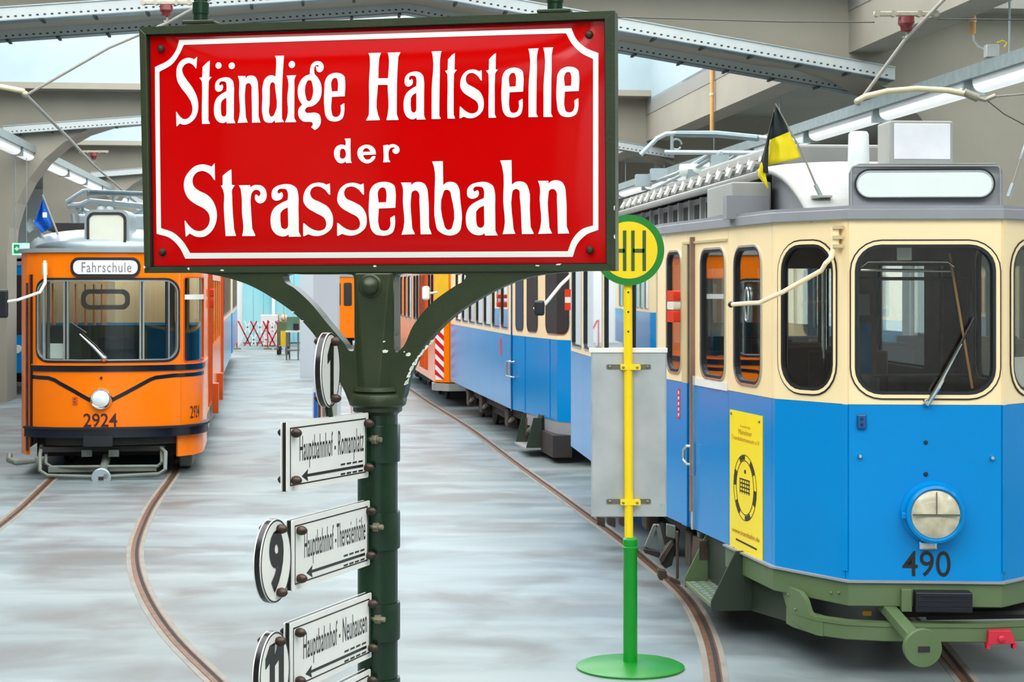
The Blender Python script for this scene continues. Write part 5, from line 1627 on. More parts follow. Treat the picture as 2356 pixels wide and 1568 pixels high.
# bands and V stripe
obj('belt_band', sheet(fo, rect(XO(75), sR, 1.255, 1.325), off0=0, off1=.014), 'band_black', to)
obj('belt_moulding', sheet(fo, rect(XO(75), sR, 1.325, 1.337), off0=0, off1=.02), 'tram_orange', to)
def P2(x, y): return fo.px(x, y)
vl = [P2(76, 866), P2(112, 869), P2(126, 874), P2(170, 899), P2(214, 924)]
vr = [P2(253, 922), P2(290, 903), P2(345, 873), P2(358, 868), P2(400, 863), P2(470, 854)]
obj('v_stripe', sheet(fo, strip(vl, .045), off0=0, off1=.004), 'band_black', to)
obj('v_stripe', sheet(fo, strip(vr, .045), off0=0, off1=.004), 'band_black', to)
q = P2(233, 917)
hcn = fo.pt(q[0], q[1], 0)
on = fo.nrm(q[0])
hl = obj('headlight', MB().lathe(hcn, [(.132, -.005), (.13, .03), (.115, .055), (.10, .05), (0, .04)], on, 36), 'chrome', to)
obj('lens', MB().lathe(hcn, [(.10, .045), (.095, .062), (.06, .078), (0, .084)], on, 30), 'lens_white', hl)
a, b = P2(192, 982), P2(270, 950)
obj('number_2924', text_on(fo, '2924', a[0], b[0], a[1], b[1], .004, .012), 'text_maroon', to, smooth=False, fix=False)
a, b = P2(437, 962), P2(458, 930)
obj('number_2924', text_on(fo, '2924', a[0], b[0], a[1], b[1], .004, .006), 'text_maroon', to, smooth=False, fix=False)
q = P2(233, 869)
obj('red_stud', sheet(fo, disc(q[0], q[1], .016, n=14), off0=0, off1=.012), 'text_maroon', to)
q = P2(173, 921)
sp = obj('socket_plate', sheet(fo, rr(q[0] - .03, q[0] + .03, q[1] - .045, q[1] + .045, .01), off0=0, off1=.012), 'tram_orange_deep', to)
for dz in (-.018, .018):
    obj('socket_hole', sheet(fo, disc(q[0], q[1] + dz, .008, n=10), off0=.01, off1=.014), 'under_dark', sp)
# bumper
bs0, bs1 = XO(66), XO(470)
obj('bumper', sheet(fo, rect(bs0, bs1, .475, .595), off0=-.02, off1=.06), 'band_black', to, bev=.015)
obj('bumper_lip', sheet(fo, rect(bs0, bs1, .575, .60), off0=-.02, off1=.075), 'rubber_black', to)
a, b = P2(196, 1025), P2(260, 1000)
obj('bumper_pad', sheet(fo, rr(a[0], b[0], a[1], b[1] , .01), off0=.04, off1=.10), 'rubber_black', to)
obj('number_strip', sheet(fo, rect(XO(100), XO(415), .38, .475), off0=-.10, off1=-.04), 'under_dark', to)
obj('corner_skirt', sheet(fo, rect(XO(409), XO(476), .225, .585), off0=-.03, off1=0), 'tram_orange', to)
obj('side_skirt', sheet(fo, rect(XO(476), LO, .30, .585), off0=-.06, off1=-.02), 'under_grey', to)
obj('left_skirt', sheet(fo, rect(0, XO(64), .25, .585), off0=-.03, off1=0), 'tram_orange', to)
obj('left_door_strip', sheet(fo, rect(XO(62), XO(66), .3, 2.3), off0=0, off1=.015), 'under_brown', to)
for x in (70, 74):
    obj('door_rib', sheet(fo, rect(XO(x) - .012, XO(x) + .012, .4, 2.4), off0=0, off1=.02), 'tram_orange_deep' if x == 70 else 'band_black', to)
obj('step_rail', MB().tube([Q(-1.12, .5, .24), Q(-1.10, .3, .2), Q(-.98, .05, .19), Q(-.75, .0, .22)], .035, 10), 'under_grey', to)
# catcher: bent tubes and a board, drawbar with round head
yc = 20.35
def cat(x, y, d=0.0): return at(x, y, yc + d)
obj('catcher_tube', MB().tube([cat(96, 1025, .3), cat(92, 1045, .1), cat(92, 1082), cat(110, 1094), cat(230, 1097, -.05), cat(365, 1090), cat(380, 1080), cat(381, 1040, .15), cat(370, 1030, .4)], .024, 10), 'under_grey', to)
obj('catcher_tube', MB().tube([cat(106, 1030, .35), cat(106, 1066, .1), cat(120, 1074, .08), cat(362, 1072, .08), cat(372, 1064, .1), cat(372, 1035, .35)], .02, 10), 'under_grey', to)
obj('catcher_board', MB().box(cat(236, 1078, .15), 1.25, .03, .07, Q.r, Q.a), 'under_grey', to, smooth=False, bev=.006)
obj('front_plate', MB().box(cat(236, 1032, .3), 1.45, .03, .06, Q.r, Q.a), 'under_dark', to, smooth=False)
for x in (200, 262):
    obj('plate_lug', MB().box(cat(x, 1042, .28), .12, .05, .08, Q.r, Q.a), 'under_grey', to, smooth=False)
obj('drawbar', MB().tube([cat(245, 1052, .5), cat(236, 1085, -.1)], .05, 10), 'under_grey', to)
cn_ = -Q.a
ch = obj('coupler_head', MB().lathe(cat(233, 1098, -.15), [(.06, -.08), (.10, -.04), (.112, 0), (.112, .03), (.10, .04), (0, .04)], cn_, 28), 'roof_silver', to)
obj('coupler_slot', MB().box(cat(233, 1099, -.15) + cn_ * .042, .06, .01, .04, Q.r, Q.a), 'under_dark', ch, smooth=False)
for dx in (-11, 11):
    obj('coupler_eye', MB().lathe(cat(233 + dx, 1093, -.15) + cn_ * .035, [(.025, 0), (.025, .01), (0, .01)], cn_, 12), 'under_grey', ch)
obj('underbody', Q.box(MB(), -.85, .98, .9, 12, .18, .6), 'under_dark', to, smooth=False)
for nn in (2.2, 4.0, 9.0, 10.8):
    for la in (-.65, .79):
        obj('wheel', MB().lathe(Q(la, nn, .335), [(.06, -.05), (.33, -.05), (.34, 0), (.30, .01), (.08, .02), (0, .05)], Q.r * (1 if la > 0 else -1), 26), 'under_dark', to)
obj('track_brake', Q.box(MB(), .86, 1.02, .9, 1.6, .03, .24), 'under_grey', to, smooth=False, bev=.02)
# silver roof
rows = []
ro = [(n_, zt, hw) for n_, zt, hw in ((.02, 2.69, .86), (.10, 2.80, .93), (.30, 2.88, .98), (.7, 2.94, 1.02), (1.4, 2.97, 1.06), (3, 2.99, 1.06), (12.3, 2.99, 1.06))]
for n_, zt, hw in ro:
    row = []
    for k in range(17):
        a = -math.pi / 2 + math.pi * k / 16
        sl = math.sin(a)
        back = .55 * max(0, 1 - n_ / 1.5) * sl * sl
        row.append(Q(.07 + hw * math.copysign(abs(sl) ** .8, sl), n_ + back, 2.67 + (zt - 2.67) * max(0, math.cos(a)) ** .55))
    rows.append(row)
obj('roof', MB().grid(rows), 'roof_silver', to, sol=.02)
obj('roof_edge', sheet(fo, rect(0, LO, 2.66, 2.71), off0=-.06, off1=.03), 'roof_silver', to)
a, b = P2(163, 637), P2(323, 592)
db = obj('destination_sign', sheet(fo, rr(a[0], b[0], a[1], b[1], .10), off0=0, off1=.02), 'rubber_black', to)
obj('sign_face', sheet(fo, rr(a[0] + .035, b[0] - .035, a[1] + .035, b[1] - .035, .07), off0=.01, off1=.023), 'screen_white', db)
a2, b2 = P2(189, 626), P2(302, 603)
obj('sign_text', text_on(fo, 'Fahrschule', a2[0], b2[0], a2[1], b2[1], .026, .004, 1.12), 'text_grey', db, smooth=False, fix=False)
Yn = 20.62
nf = Fac([(at(180, 0, Yn).x, Yn), (at(310, 0, Yn).x, Yn + .03)])
a, b = nf.px(200, 570), nf.px(291, 488)
nbx = obj('number_sign', sheet(nf, rr(a[0] - .03, b[0] + .03, a[1] - .03, b[1] + .03, .10), off0=-.5, off1=0), 'roof_silver', to)
obj('sign_seal', sheet(nf, rr(a[0], b[0], a[1], b[1], .09), [rr(a[0] + .03, b[0] - .03, a[1] + .03, b[1] - .03, .07)], off0=0, off1=.02), 'under_dark', nbx)
obj('sign_pane', sheet(nf, rr(a[0] + .03, b[0] - .03, a[1] + .03, b[1] - .03, .07), off0=0, off1=.01), 'screen_beige', nbx)
# roof gear: equipment boxes and folded pantograph
obj('roof_box', Q.box(MB(), -.5, .65, 2.2, 4.2, 2.98, 3.2), 'roof_silver', to, smooth=False, bev=.03)
obj('roof_rack', Q.box(MB(), -.8, -.2, 1.6, 3.0, 2.96, 3.06), 'under_dark', to, smooth=False)
pgo = lambda x, y, d=0.0: at(x, y, 24.5 + d)
pn = obj('pantograph', MB().tube([pgo(153, 465), pgo(192, 440), pgo(204, 438), pgo(206, 444), pgo(340, 447), pgo(480, 450), pgo(520, 470)], .035, 8), 'roof_silver', to)
obj('contact_strip', MB().tube([pgo(206, 440, -.1), pgo(345, 446, -.1), pgo(470, 450, -.1)], .03, 8), 'tray_blue', pn)
for pts, r in (([(157, 474, 0), (185, 472, 0), (205, 463, 0), (345, 476, 0), (480, 476, 0)], .045), ([(203, 440, 0), (203, 465, 0)], .016), ([(261, 452, 0), (261, 470, 0)], .02), ([(178, 478, 0), (205, 510, .3)], .03), ([(190, 482, 0), (250, 505, .5), (345, 520, 1)], .03), ([(345, 476, 0), (250, 520, 1.2)], .03), ([(168, 492, 0), (172, 522, 0)], .04), ([(345, 500, .4), (300, 498, .4), (205, 500, .4)], .035)):
    obj('pantograph_arm', MB().tube([pgo(*p) for p in pts], r, 8), 'roof_silver', pn)
for x in (232, 252):
    obj('insulator_dome', MB().ball(pgo(x, 482), .06, 12, 6), 'screen_white', pn)
obj('pantograph_base', Q.box(MB(), -.6, .75, 3.4, 5.2, 2.95, 3.1), 'roof_silver', pn, smooth=False)
# horn on the roof
hn = obj('roof_horn', MB().lathe(at(88, 520, 21.1), [(.03, -.12), (.035, 0), (.05, .06), (.085, .10), (.09, .105), (0, .04)], (-.75, -.65, .1), 20), 'roof_silver', to)
obj('horn_foot', MB().tube([at(90, 528, 21.1), at(100, 560, 21.1)], .025, 8), 'roof_silver', hn)
# mirror on a cream arm
mo = obj('mirror_arm', MB().tube([at(103, 600, 20.45), at(104, 650, 20.35), at(92, 672, 20.2), at(40, 690, 20.0), at(-4, 697, 20.0)], .018, 8), 'hazard_white', to)
obj('mirror', MB().box(at(4, 698, 20.0), .15, .05, .33), 'rubber_black', mo, smooth=False, bev=.04)
obj('mirror_hinge', MB().tube([at(103, 604, 20.46), at(103, 632, 20.46)], .035, 10), 'tram_cream_dark', mo)
# wiper
wa = obj('wiper_arm', MB().tube([fo.pt(*P2(240, 822), .05), fo.pt(*P2(215, 795), .06), fo.pt(*P2(186, 768), .05)], [.02, .018, .008], 8), 'chrome', to)
obj('wiper_pivot', MB().lathe(fo.pt(*P2(240, 824), 0), [(.04, 0), (.035, .04), (.015, .06), (0, .06)], on, 14), 'chrome', wa)
obj('wiper_blade', MB().tube([fo.pt(*P2(200, 765), .03), fo.pt(*P2(166, 742), .03)], .012, 6), 'rubber_black', wa)
# cab interior
obj('cab_wall', Q.box(MB(), -.95, 1.1, 2.3, 2.34, .6, 1.75), 'interior_green', to, smooth=False)
obj('cab_floor', Q.box(MB(), -.9, 1.05, .5, 12, .6, .66), 'interior_grey', to, smooth=False)
obj('dash', Q.box(MB(), -.75, .9, .35, .75, .7, 1.36), 'interior_grey', to, smooth=False, bev=.03)
st_ = obj('driver_seat', Q.box(MB(), -.2, .3, 1.3, 1.8, 1.0, 1.1), 'seat_blue', to, smooth=False, bev=.04)
obj('seat_back', Q.box(MB(), -.2, .3, 1.7, 1.8, 1.05, 1.62), 'seat_blue', st_, smooth=False, bev=.05)
inf = Fac([Q.p2(-.9, 2.28), Q.p2(1.0, 2.28)])
a, b = inf.px(187, 712), inf.px(299, 665)
obj('rear_window_frame', sheet(inf, rr(a[0], b[0], a[1], b[1], .1), [rr(a[0] + .06, b[0] - .06, a[1] + .06, b[1] - .06, .06)], off0=0, off1=.03), 'hazard_white', to)
for la in (-.75, -.55, .72, .9):
    obj('grab_pole', MB().tube([Q(la, 1.2 if la < 0 else 1.5, .6), Q(la, 1.2 if la < 0 else 1.5, 2.6)], .02 if la < 0 else .06, 8), 'interior_light' if la < 0 else 'interior_brown', to)
a, b = P2(110, 825), P2(142, 790)
obj('paper_notice', sheet(fo, rect(a[0], b[0], a[1], b[1]), off0=-.05, off1=-.046), 'sticker_white', to, smooth=False)
# blue flag on the roof
fgo = thing('flag', 'blue flag with a white emblem on a slanted stick on the orange tram', 'flag', at(140, 556, 21.0), 'flags on the trams')
obj('stick', MB().tube([at(140, 556, 21.0), at(98, 448, 21.0)], [.014, .01], 8), 'cable_grey', fgo)
def bf_(x, y, w=0): return at(x, y, 21.0 + w)
sp_ = [(101, 456), (109, 477), (117, 498), (126, 519)]
le_ = [(98, 458), (88, 485), (78, 512), (97, 536)]
obj('cloth', MB().grid([[bf_(a[0] + (b[0] - a[0]) * j / 7, a[1] + (b[1] - a[1]) * j / 7, .07 * math.sin(j * 1.4 + i * .6) * (j / 7)) for j in range(8)] for i, (a, b) in enumerate(zip(sp_, le_))]), 'flag_blue', fgo, sol=.004)
obj('emblem', MB().box(bf_(103, 494, -.1), .05, .004, .06), 'flag_white', fgo, smooth=False)

# ---------------------------------------------------------------- plainer trams standing further back
def simple_tram(fr, lon0, lon1, hw, lower, upper, label, plan_front, side_wins, front_wins, z=(.52, 1.57, 2.66), wz=(1.66, 2.48), roof='roof_grey', glass_='glass_side', door=None, liner='interior_brown'):
    pf = [(-a, lon0 + b) for a, b in plan_front] + [(a, lon0 + b) for a, b in reversed(plan_front)]
    pts = [(-hw, lon1)] + pf + [(hw, lon1)]
    f = Fac([fr.p2(*p) for p in pts])
    t = thing('tram', label, 'tram', fr(0, (lon0 + lon1) / 2, 0), 'trams in the hall')
    L = f.L
    side = lon1 - (lon0 + plan_front[0][1])
    wins = [(side - b, side - a, wz[0], wz[1], .06) for a, b in side_wins] + [(L - side + a, L - side + b, wz[0], wz[1], .06) for a, b in side_wins]
    for a, b in front_wins:
        wins.append((a * L if a < 1 else a, b, wz[0] - .01, wz[1], .10))
    bnd = sorted(set([0.0, L] + [c for c in f.cum] + [side - (a + b) / 2 - .55 for a, b in side_wins if side - (a + b) / 2 - .55 > .2]))
    bnd = [b for i, b in enumerate(bnd) if i == 0 or b - bnd[i - 1] > .12 or b == L]
    # keep a boundary from cutting a window
    bnd = [b for b in bnd if b in (0.0, L) or not any(w[0] - .02 < b < w[1] + .02 for w in wins)]
    body_panels(f, t, bnd, z[0], z[1], z[2], wins, lower, upper, liner=liner)
    for w in wins:
        window(f, t, *w, gl=glass_, w=.02)
    obj('gutter', sheet(f, rect(0, L, z[2], z[2] + .06), off0=-.05, off1=.03), roof, t, smooth=False)
    top = [tuple(f.pt(c, 0, 0).xy) for c in f.cum]
    mb = MB()
    mb.prism([(p[0], p[1], z[2] + .04) for p in top], (0, 0, .05))
    obj('roof_deck', mb, roof, t, smooth=False)
    rw = []
    for nn in (lon0 + .25, lon0 + .6, lon1 - .3, lon1):
        e = .0 if nn not in (lon0 + .25, lon1) else -.12
        rw.append([fr((hw - .12) * math.sin(a), nn, z[2] + .06 + (.26 + e) * math.cos(a)) for a in [-math.pi / 2 + math.pi * k / 12 for k in range(13)]])
    obj('roof_dome', MB().grid(rw), roof, t, sol=.03)
    obj('rear_panel', sheet(Fac([fr.p2(hw, lon1), fr.p2(-hw, lon1)]), rect(0, 2 * hw, z[0], z[2]), off0=-.03, off1=0), lower, t, smooth=False)
    obj('underframe', fr.box(MB(), -hw + .25, hw - .25, lon0 + .8, lon1 - .4, .22, z[0] + .12), 'under_dark', t, smooth=False)
    ln = lon1 - lon0
    for c in (lon0 + 2.2, lon0 + 3.9, lon1 - 3.6, lon1 - 1.9) if ln > 8 else (lon0 + 1.6, lon1 - 1.6):
        for sd in (-1, 1):
            wh = obj('wheel', MB().lathe(fr(sd * .68, c, .335), [(.06, -.05), (.33, -.05), (.34, 0), (.30, .01), (.08, .02), (0, .06)], fr.r * sd, 24), 'under_dark', t)
            obj('axle_box', MB().box(fr(sd * .84, c, .33), .16, .3, .26, fr.r, fr.a), 'under_brown', wh, smooth=False, bev=.02)
            obj('spring_gear', MB().box(fr(sd * .82, c + .32, .26), .12, .2, .2, fr.r, fr.a), 'under_brown', wh, smooth=False, bev=.03)
            obj('brake_rod', MB().tube([fr(sd * .88, c - .4, .34), fr(sd * .88, c + .1, .22)], .03, 8), 'under_grey', wh)
    for sd in (-1, 1):
        obj('side_beam', fr.box(MB(), sd * (hw - .2) - .04, sd * (hw - .2) + .04, lon0 + 1.4, lon1 - 1.0, .36, .46), 'under_brown', t, smooth=False)
    return t, f

# second blue and cream tram
T2 = Frame(1.404, 21.96, 574)
pf490 = [(.995, 2.92), (.742, .57), (.436, .03)]
t2, f2 = simple_tram(T2, 0, 10.4, .995, 'tram_blue', 'tram_cream', 'second blue and cream tram, a black mirror on a white arm at its front', pf490,
    [(.25, .95), (1.1, 1.9), (2.05, 2.85), (3.0, 3.8), (3.95, 4.75), (4.9, 5.7), (5.85, 6.65)], [])
X2 = f2.sx
for a, b, r in ((1188, 1204, .08), (1214, 1237, .1), (1257, 1308, .12)):
    s0, s1 = X2(a), X2(b)
    w = obj('window', sheet(f2, rr(s0 - .03, s1 + .03, 1.63, 2.52, r + .03), off0=0, off1=.006), 'alu_frame', t2, smooth=False)
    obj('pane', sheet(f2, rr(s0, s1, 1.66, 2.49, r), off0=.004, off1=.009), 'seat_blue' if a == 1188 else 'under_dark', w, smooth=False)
    obj('seal', sheet(f2, rr(s0 - .012, s1 + .012, 1.648, 2.502, r), [rr(s0, s1, 1.66, 2.49, r)], off0=.004, off1=.012), 'rubber_black', w, smooth=False)
s = X2(1178)
obj('door_edge', sheet(f2, rect(s - .02, s + .02, .5, 2.6), off0=0, off1=.014), 'tram_blue_deep', t2, smooth=False)
for q in (s - .04, s + .16):
    obj('door_handle', MB().tube([f2.pt(q, 1.20, 0), f2.pt(q - .06, 1.19, .06), f2.pt(q - .06, .99, .06), f2.pt(q, .98, 0)], .016, 8), 'alu_frame', t2)
for x in (1208, 1265):
    obj('cover_strip', sheet(f2, rect(X2(x) - .015, X2(x) + .015, .55, 1.57), off0=0, off1=.008), 'tram_blue', t2, smooth=False)
obj('sticker', sheet(f2, rect(X2(1150), X2(1154), 1.25, 1.5), off0=0, off1=.003), 'sticker_red', t2, smooth=False)
ar2 = obj('mirror_arm', MB().tube([at(1312, 634, 21.5), at(1290, 655, 21.4), at(1262, 690, 21.4), at(1252, 702, 21.4), at(1228, 711, 21.4)], .022, 8), 'hazard_white', t2)
obj('mirror', MB().box(at(1241, 708, 21.35), .13, .06, .19), 'rubber_black', ar2, smooth=False, bev=.05)
for ya, yb, m in ((665, 683, 'indicator_red'), (683, 696, 'indicator_white'), (696, 713, 'indicator_red')):
    obj('indicator_lamp', MB().tube([at(1308, ya, 21.7), at(1308, yb, 21.7)], .045, 12), m, t2)
for ya, yb, m in ((676, 686, 'indicator_red'), (693, 706, 'indicator_red')):
    q = f2.px(1152, ya); q2 = f2.px(1152, yb)
    obj('indicator_lamp', sheet(f2, rr(q[0] - .06, q[0] + .06, q2[1], q[1], .02), off0=0, off1=.06), m, t2)
obj('fender_band', sheet(f2, rect(X2(1204), f2.L - X2(1204), .36, .52), off0=-.04, off1=-.005), 'roof_grey', t2, smooth=False)
obj('buffer_beam', T2.box(MB(), -.6, .6, -.12, .25, .22, .34), 'under_dark', t2, smooth=False, bev=.02)
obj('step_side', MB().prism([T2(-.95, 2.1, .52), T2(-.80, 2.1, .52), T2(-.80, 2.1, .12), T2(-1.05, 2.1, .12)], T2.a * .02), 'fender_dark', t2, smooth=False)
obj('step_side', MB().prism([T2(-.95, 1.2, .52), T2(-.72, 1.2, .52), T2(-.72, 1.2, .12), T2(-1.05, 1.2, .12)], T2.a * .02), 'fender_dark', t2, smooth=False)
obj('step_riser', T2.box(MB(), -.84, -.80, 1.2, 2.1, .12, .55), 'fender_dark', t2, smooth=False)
obj('step_tread', T2.box(MB(), -1.06, -.80, 1.2, 2.12, .10, .125), 'board_alu', t2, smooth=False)
obj('step_apron', T2.box(MB(), -.85, -.6, .3, 1.2, .08, .36), 'under_dark', t2, smooth=False)

# orange works tram with hazard stripes
OX = Frame(-.37, 33.0, 650)
t3, f3 = simple_tram(OX, 0, 11, 1.1, 'tram_orange', 'tram_orange', 'orange works tram with red and white hazard stripes on its front corner', [(1.1, .0), (.85, -.28)],
    [(.25, .75), (.95, 1.45), (2.3, 2.9), (3.1, 3.7), (3.9, 4.5), (4.7, 5.3), (6.0, 7.0), (7.3, 8.3), (8.6, 9.6)], [], z=(.46, 1.5, 2.75), wz=(1.55, 2.5))
ss = f3.cum[1]
def hazard(f, t, s0, s1, z0, z1, n):
    obj('hazard_panel', sheet(f, rect(s0, s1, z0, z1), off0=0, off1=.006), 'hazard_white', t, smooth=False)
    w = s1 - s0
    h = (z1 - z0) / n
    for k in range(n):
        zb_ = z0 + k * h
        a = [(s0, zb_ + h * .5), (s1, zb_ + h * .5 - w * .75), (s1, zb_ + h - w * .75), (s0, zb_ + h)]
        a = [(p[0], min(max(p[1], z0), z1)) for p in a]
        obj('hazard_stripe', sheet(f, a, off0=.005, off1=.009), 'hazard_red', t, smooth=False)
hazard(f3, t3, ss + .02, ss + .24, .5, 1.5, 5)
s = f3.cum[1]
obj('yellow_panel', sheet(f3, rect(s + .0, s + .36, 1.75, 2.72), off0=0, off1=.006), 'yellow_paint', t3, smooth=False)
obj('roof_trim', sheet(f3, rect(s - 2, s + .4, 2.55, 2.72), off0=.006, off1=.02), 'tram_orange_deep', t3, smooth=False)
obj('bumper', sheet(f3, rect(s - .3, f3.L - s + .3, .30, .44), off0=-.05, off1=.03), 'board_alu', t3, smooth=False)
for k in range(5):
    q = s - 1.75 - .42 * k
    obj('door_rib', sheet(f3, rect(q, q + .04, .6, 2.6), off0=0, off1=.02), 'tram_orange_deep', t3, smooth=False)
mm = obj('mirror_arm', MB().tube([at(1006, 672, 32.6), at(985, 675, 32.4)], .02, 8), 'hazard_white', t3)
obj('mirror', MB().box(at(980, 674, 32.4), .14, .08, .26), 'hazard_white', mm, smooth=False, bev=.05)

# white and blue tram behind it, of which a strip shows
WX = Frame(-1.9, 47.0, 660)
simple_tram(WX, 0, 9, 1.05, 'tram_blue', 'tram_cream', 'far blue and white tram behind the orange works tram', [(1.05, .3), (.8, .0)], [(.5, 1.5), (1.8, 2.8), (3.1, 4.1), (4.4, 5.4), (5.7, 6.7)], [])
# blue and cream trams coupled behind the orange one
simple_tram(Q, 13.0, 23.5, 1.12, 'tram_light_blue', 'tram_cream', 'blue and cream trailer standing right behind the orange tram', [(1.12, .6), (.9, .0)], [(.4, 1.3), (1.6, 2.5), (2.8, 3.7), (4.0, 4.9), (5.2, 6.1), (6.4, 7.3), (7.6, 8.5)], [])
simple_tram(Q, 24.5, 35.0, 1.12, 'tram_blue', 'tram_cream', 'blue and cream tram at the far end of the row with the orange tram', [(1.12, .6), (.9, .0)], [(.4, 1.3), (1.6, 2.5), (2.8, 3.7), (4.0, 4.9), (5.2, 6.1), (6.4, 7.3), (7.6, 8.5)], [])
# blue tram between the column and the orange tram
BX = Frame(-9.75, 36.5, 620)
tb_, fb_ = simple_tram(BX, 0, 9, 1.05, 'tram_blue', 'tram_blue', 'dark-windowed blue tram between the concrete column and the orange tram', [(1.05, .5), (.8, .0)], [(.5, 1.5), (1.8, 2.8), (3.1, 4.1), (4.4, 5.4)], [], z=(.45, 1.3, 2.7), wz=(1.4, 2.5))
sA_ = fb_.cum[1]
wq = obj('windscreen', sheet(fb_, rr(sA_ + .12, fb_.L - sA_ - .12, 1.25, 2.5, .2), off0=0, off1=.008), 'rubber_black', tb_, smooth=False)
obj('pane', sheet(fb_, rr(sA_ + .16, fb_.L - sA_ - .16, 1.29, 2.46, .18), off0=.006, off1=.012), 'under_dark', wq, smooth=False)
for k in (.3, .75):
    q = sA_ + .2
    obj('front_lamp', sheet(fb_, disc(sA_ + k, .95, .09), off0=0, off1=.05), 'lens_white', tb_)
# far orange tram seen through the bracket
RX = Frame(-5.85, 60.0, 700)
tr_, fr3 = simple_tram(RX, 0, 8, .62, 'tram_orange', 'tram_orange', 'far narrow orange tram with a striped corner, seen through the bracket of the stop sign', [(.62, .25), (.42, .0)], [(.5, 1.4), (1.8, 2.7), (3.1, 4.0)], [], z=(.5, 1.5, 2.6))
m_ = fr3.cum[2]
for a in (.08, .46):
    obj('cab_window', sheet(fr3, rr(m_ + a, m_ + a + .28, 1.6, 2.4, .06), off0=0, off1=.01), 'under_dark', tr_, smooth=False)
hazard(fr3, tr_, fr3.cum[3], fr3.cum[3] + .26, .6, 1.5, 4)

# ================================================================ THINGS ON THE FLOOR FAR BACK
def ybox(name, x0, x1, y0, y1, Y, d, m, parent, z0=None):
    a, b = at(x0, y0, Y), at(x1, y1, Y)
    lo = b.z if z0 is None else z0
    mb = MB().hexa([(a.x, Y, lo), (b.x, Y, lo), (b.x, Y + d, lo), (a.x, Y + d, lo)], [(a.x, Y, a.z), (b.x, Y, a.z), (b.x, Y + d, a.z), (a.x, Y + d, a.z)])
    return obj(name, mb, m, parent, smooth=False)
cl = struct(ybox('grey_column', 690, 735, 330, 867, 43.5, .9, 'column_grey', None, 0.0))
pil = thing('display_pillar', 'tall pale display pillar with a coloured foot behind the number 1 disc', 'pillar', at(748, 1000, 26.5) * 1)
pil.location.z = 0
ybox('pillar_shaft', 721, 776, 480, 890, 26.5, .35, 'column_grey', pil)
ybox('pillar_foot', 719, 778, 890, 998, 26.48, .39, 'wall_white', pil, 0.0)
for x0, x1, m in ((722, 730, 'flag_blue'), (732, 737, 'under_brown'), (738, 742, 'skin_pink'), (743, 748, 'interior_brown'), (750, 775, 'interior_grey')):
    ybox('foot_stripe', x0, x1, 902, 985, 26.45, .03, m, pil)
bs = thing('bar_stool', 'dark cushioned stool with thin pale legs beyond the display pillar', 'stool', fl(795, 985))
c = fl(795, 985)
obj('seat', MB().lathe((c.x, c.y, .74), [(.17, 0), (.19, .03), (.17, .08), (0, .09)], n=20), 'rubber_black', bs)
obj('cushion', MB().lathe((c.x, c.y, .83), [(.15, 0), (.16, .03), (.12, .09), (0, .11)], n=20), 'under_dark', bs)
for a in range(4):
    d = Vector((math.cos(a * math.pi / 2 + .7), math.sin(a * math.pi / 2 + .7), 0))
    obj('leg', MB().tube([Vector((c.x, c.y, .75)) + d * .12, Vector((c.x, c.y, 0)) + d * .2], .014, 8), 'skin_pink', bs)
# red and white scissor barrier
Yb_ = 63.0
sb_ = thing('scissor_barrier', 'red and white scissor barrier across the far end of the aisle', 'barrier', fl(590, 803))
sb_.location = at(590, 802, Yb_); sb_.location.z = 0
zt_, zb2 = 1.02, .12
n = 7
for k in range(n):
    x0 = at(548, 0, Yb_).x + k * .225
    for dirn in (0, 1):
        a = Vector((x0, Yb_, zt_ if dirn else zb2)); b = Vector((x0 + .45, Yb_, zb2 if dirn else zt_))
        obj('lattice_bar', MB().box((a + b) / 2, .05, .02, (b - a).length, (b - a).cross(Vector((0, 1, 0))), (0, 1, 0), b - a), 'hazard_red' if (k + dirn) % 2 else 'hazard_white', sb_, smooth=False)
for x in (545, 616, 640):
    p0 = at(x, 0, Yb_)
    obj('post', MB().tube([(p0.x, Yb_, 0.05), (p0.x, Yb_, 1.05)], .025, 8), 'hazard_red', sb_)
    obj('post_foot', MB().lathe((p0.x, Yb_, 0), [(.16, 0), (.16, .03), (.04, .07), (0, .07)], n=14), 'olive_paint', sb_)
# barrow, generator and bench near the end wall
ct = thing('tool_cart', 'olive and yellow hand cart near the far wall', 'cart', at(652, 0, 58))
ct.location.z = 0
p = at(652, 0, 58)
obj('cart_body', MB().box((p.x, 58, .72), .34, .7, .8), 'olive_paint', ct, smooth=False, bev=.03)
obj('cart_panel', MB().box((p.x + .06, 57.62, .55), .2, .06, .5), 'yellow_paint', ct, smooth=False)
obj('cart_lamp', MB().ball((p.x + .05, 57.8, 1.22), .12, 14, 8), 'skin_pink', ct)
for dy in (-.25, .25):
    for dx in (-.14, .14):
        obj('wheel', MB().lathe((p.x + dx, 58 + dy, .14), [(.14, -.03), (.14, .03), (.05, .04), (0, .04)], (1, 0, 0), 14), 'rubber_black', ct)
obj('cart_handle', MB().tube([(p.x - .1, 57.7, 1.1), (p.x - .1, 57.5, 1.35), (p.x + .1, 57.5, 1.35), (p.x + .1, 57.7, 1.1)], .02, 8), 'yellow_paint', ct)
tbm = thing('steel_bench', 'grey steel work bench with a green cabinet beside the grey column', 'bench', at(676, 0, 54))
tbm.location.z = 0
p = at(676, 0, 54)
obj('bench_top', MB().box((p.x, 54, .88), .42, .8, .05), 'hazard_white', tbm, smooth=False)
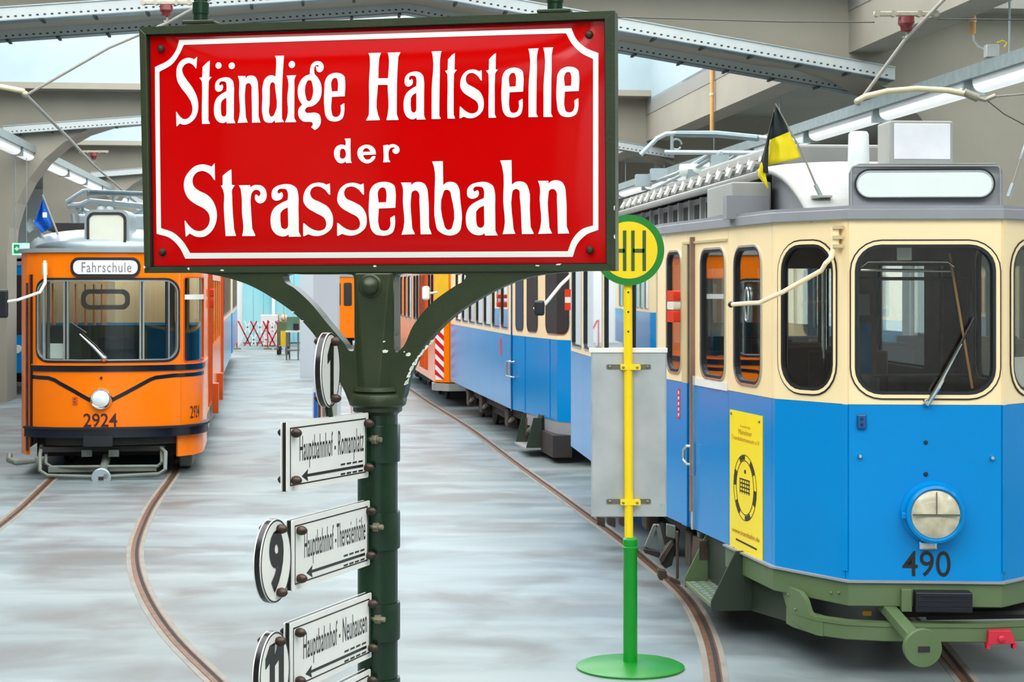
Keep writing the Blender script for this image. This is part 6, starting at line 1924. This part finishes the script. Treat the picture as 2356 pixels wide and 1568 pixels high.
obj('bench_shelf', MB().box((p.x, 54, .3), .40, .7, .04), 'under_grey', tbm, smooth=False)
for dx in (-.18, .18):
    for dy in (-.35, .35):
        obj('leg', MB().tube([(p.x + dx, 54 + dy, 0), (p.x + dx, 54 + dy, .88)], .025, 8), 'under_grey', tbm)
obj('cabinet', MB().box((p.x - .02, 54.1, 1.12), .36, .5, .44), 'interior_green', tbm, smooth=False, bev=.02)
obj('machine', MB().box((p.x + .1, 53.8, 1.02), .16, .2, .24), 'rubber_black', tbm, smooth=False, bev=.03)
ld = thing('white_cabinet', 'low white cabinet behind the scissor barrier', 'cabinet', at(620, 0, 66))
ld.location.z = 0
p = at(620, 0, 66)
obj('cabinet_body', MB().box((p.x, 66, .62), .62, .5, 1.15), 'wall_white', ld, smooth=False, bev=.02)
for z in (.35, .75):
    obj('cabinet_drawer', MB().box((p.x, 65.73, z), .54, .04, .32), 'column_grey', ld, smooth=False, bev=.01)
obj('cabinet_plinth', MB().box((p.x, 66, .03), .56, .44, .06), 'under_grey', ld, smooth=False)
# exit sign
ex = thing('exit_sign', 'lit green exit sign with a white arrow hanging by the column', 'exit sign', at(47, 585, 33.2))
exf = Fac([(at(28, 0, 33.2).x, 33.2), (at(66, 0, 33.2).x, 33.2)])
obj('sign_box', sheet(exf, rect(0, exf.L, at(0, 586, 33.2).z, at(0, 559, 33.2).z), off0=-.06, off1=0), 'exit_light', ex, smooth=False)
obj('sign_green', sheet(exf, rect(.03, exf.L * .45, at(0, 583, 33.2).z, at(0, 562, 33.2).z), off0=0, off1=.006), 'exit_green', ex, smooth=False)
zc_ = at(0, 572, 33.2).z
obj('arrow', sheet(exf, [(.04, zc_), (.10, zc_ + .05), (.10, zc_ + .02), (.13, zc_ + .02), (.13, zc_ - .02), (.10, zc_ - .02), (.10, zc_ - .05)], off0=.005, off1=.009), 'sticker_white', ex, smooth=False)
for q in (.05, exf.L - .05):
    obj('hanger_rod', MB().tube([exf.pt(q, at(0, 560, 33.2).z, -.03), exf.pt(q, 4.722, -.03)], .008, 6), 'galvanised', ex)
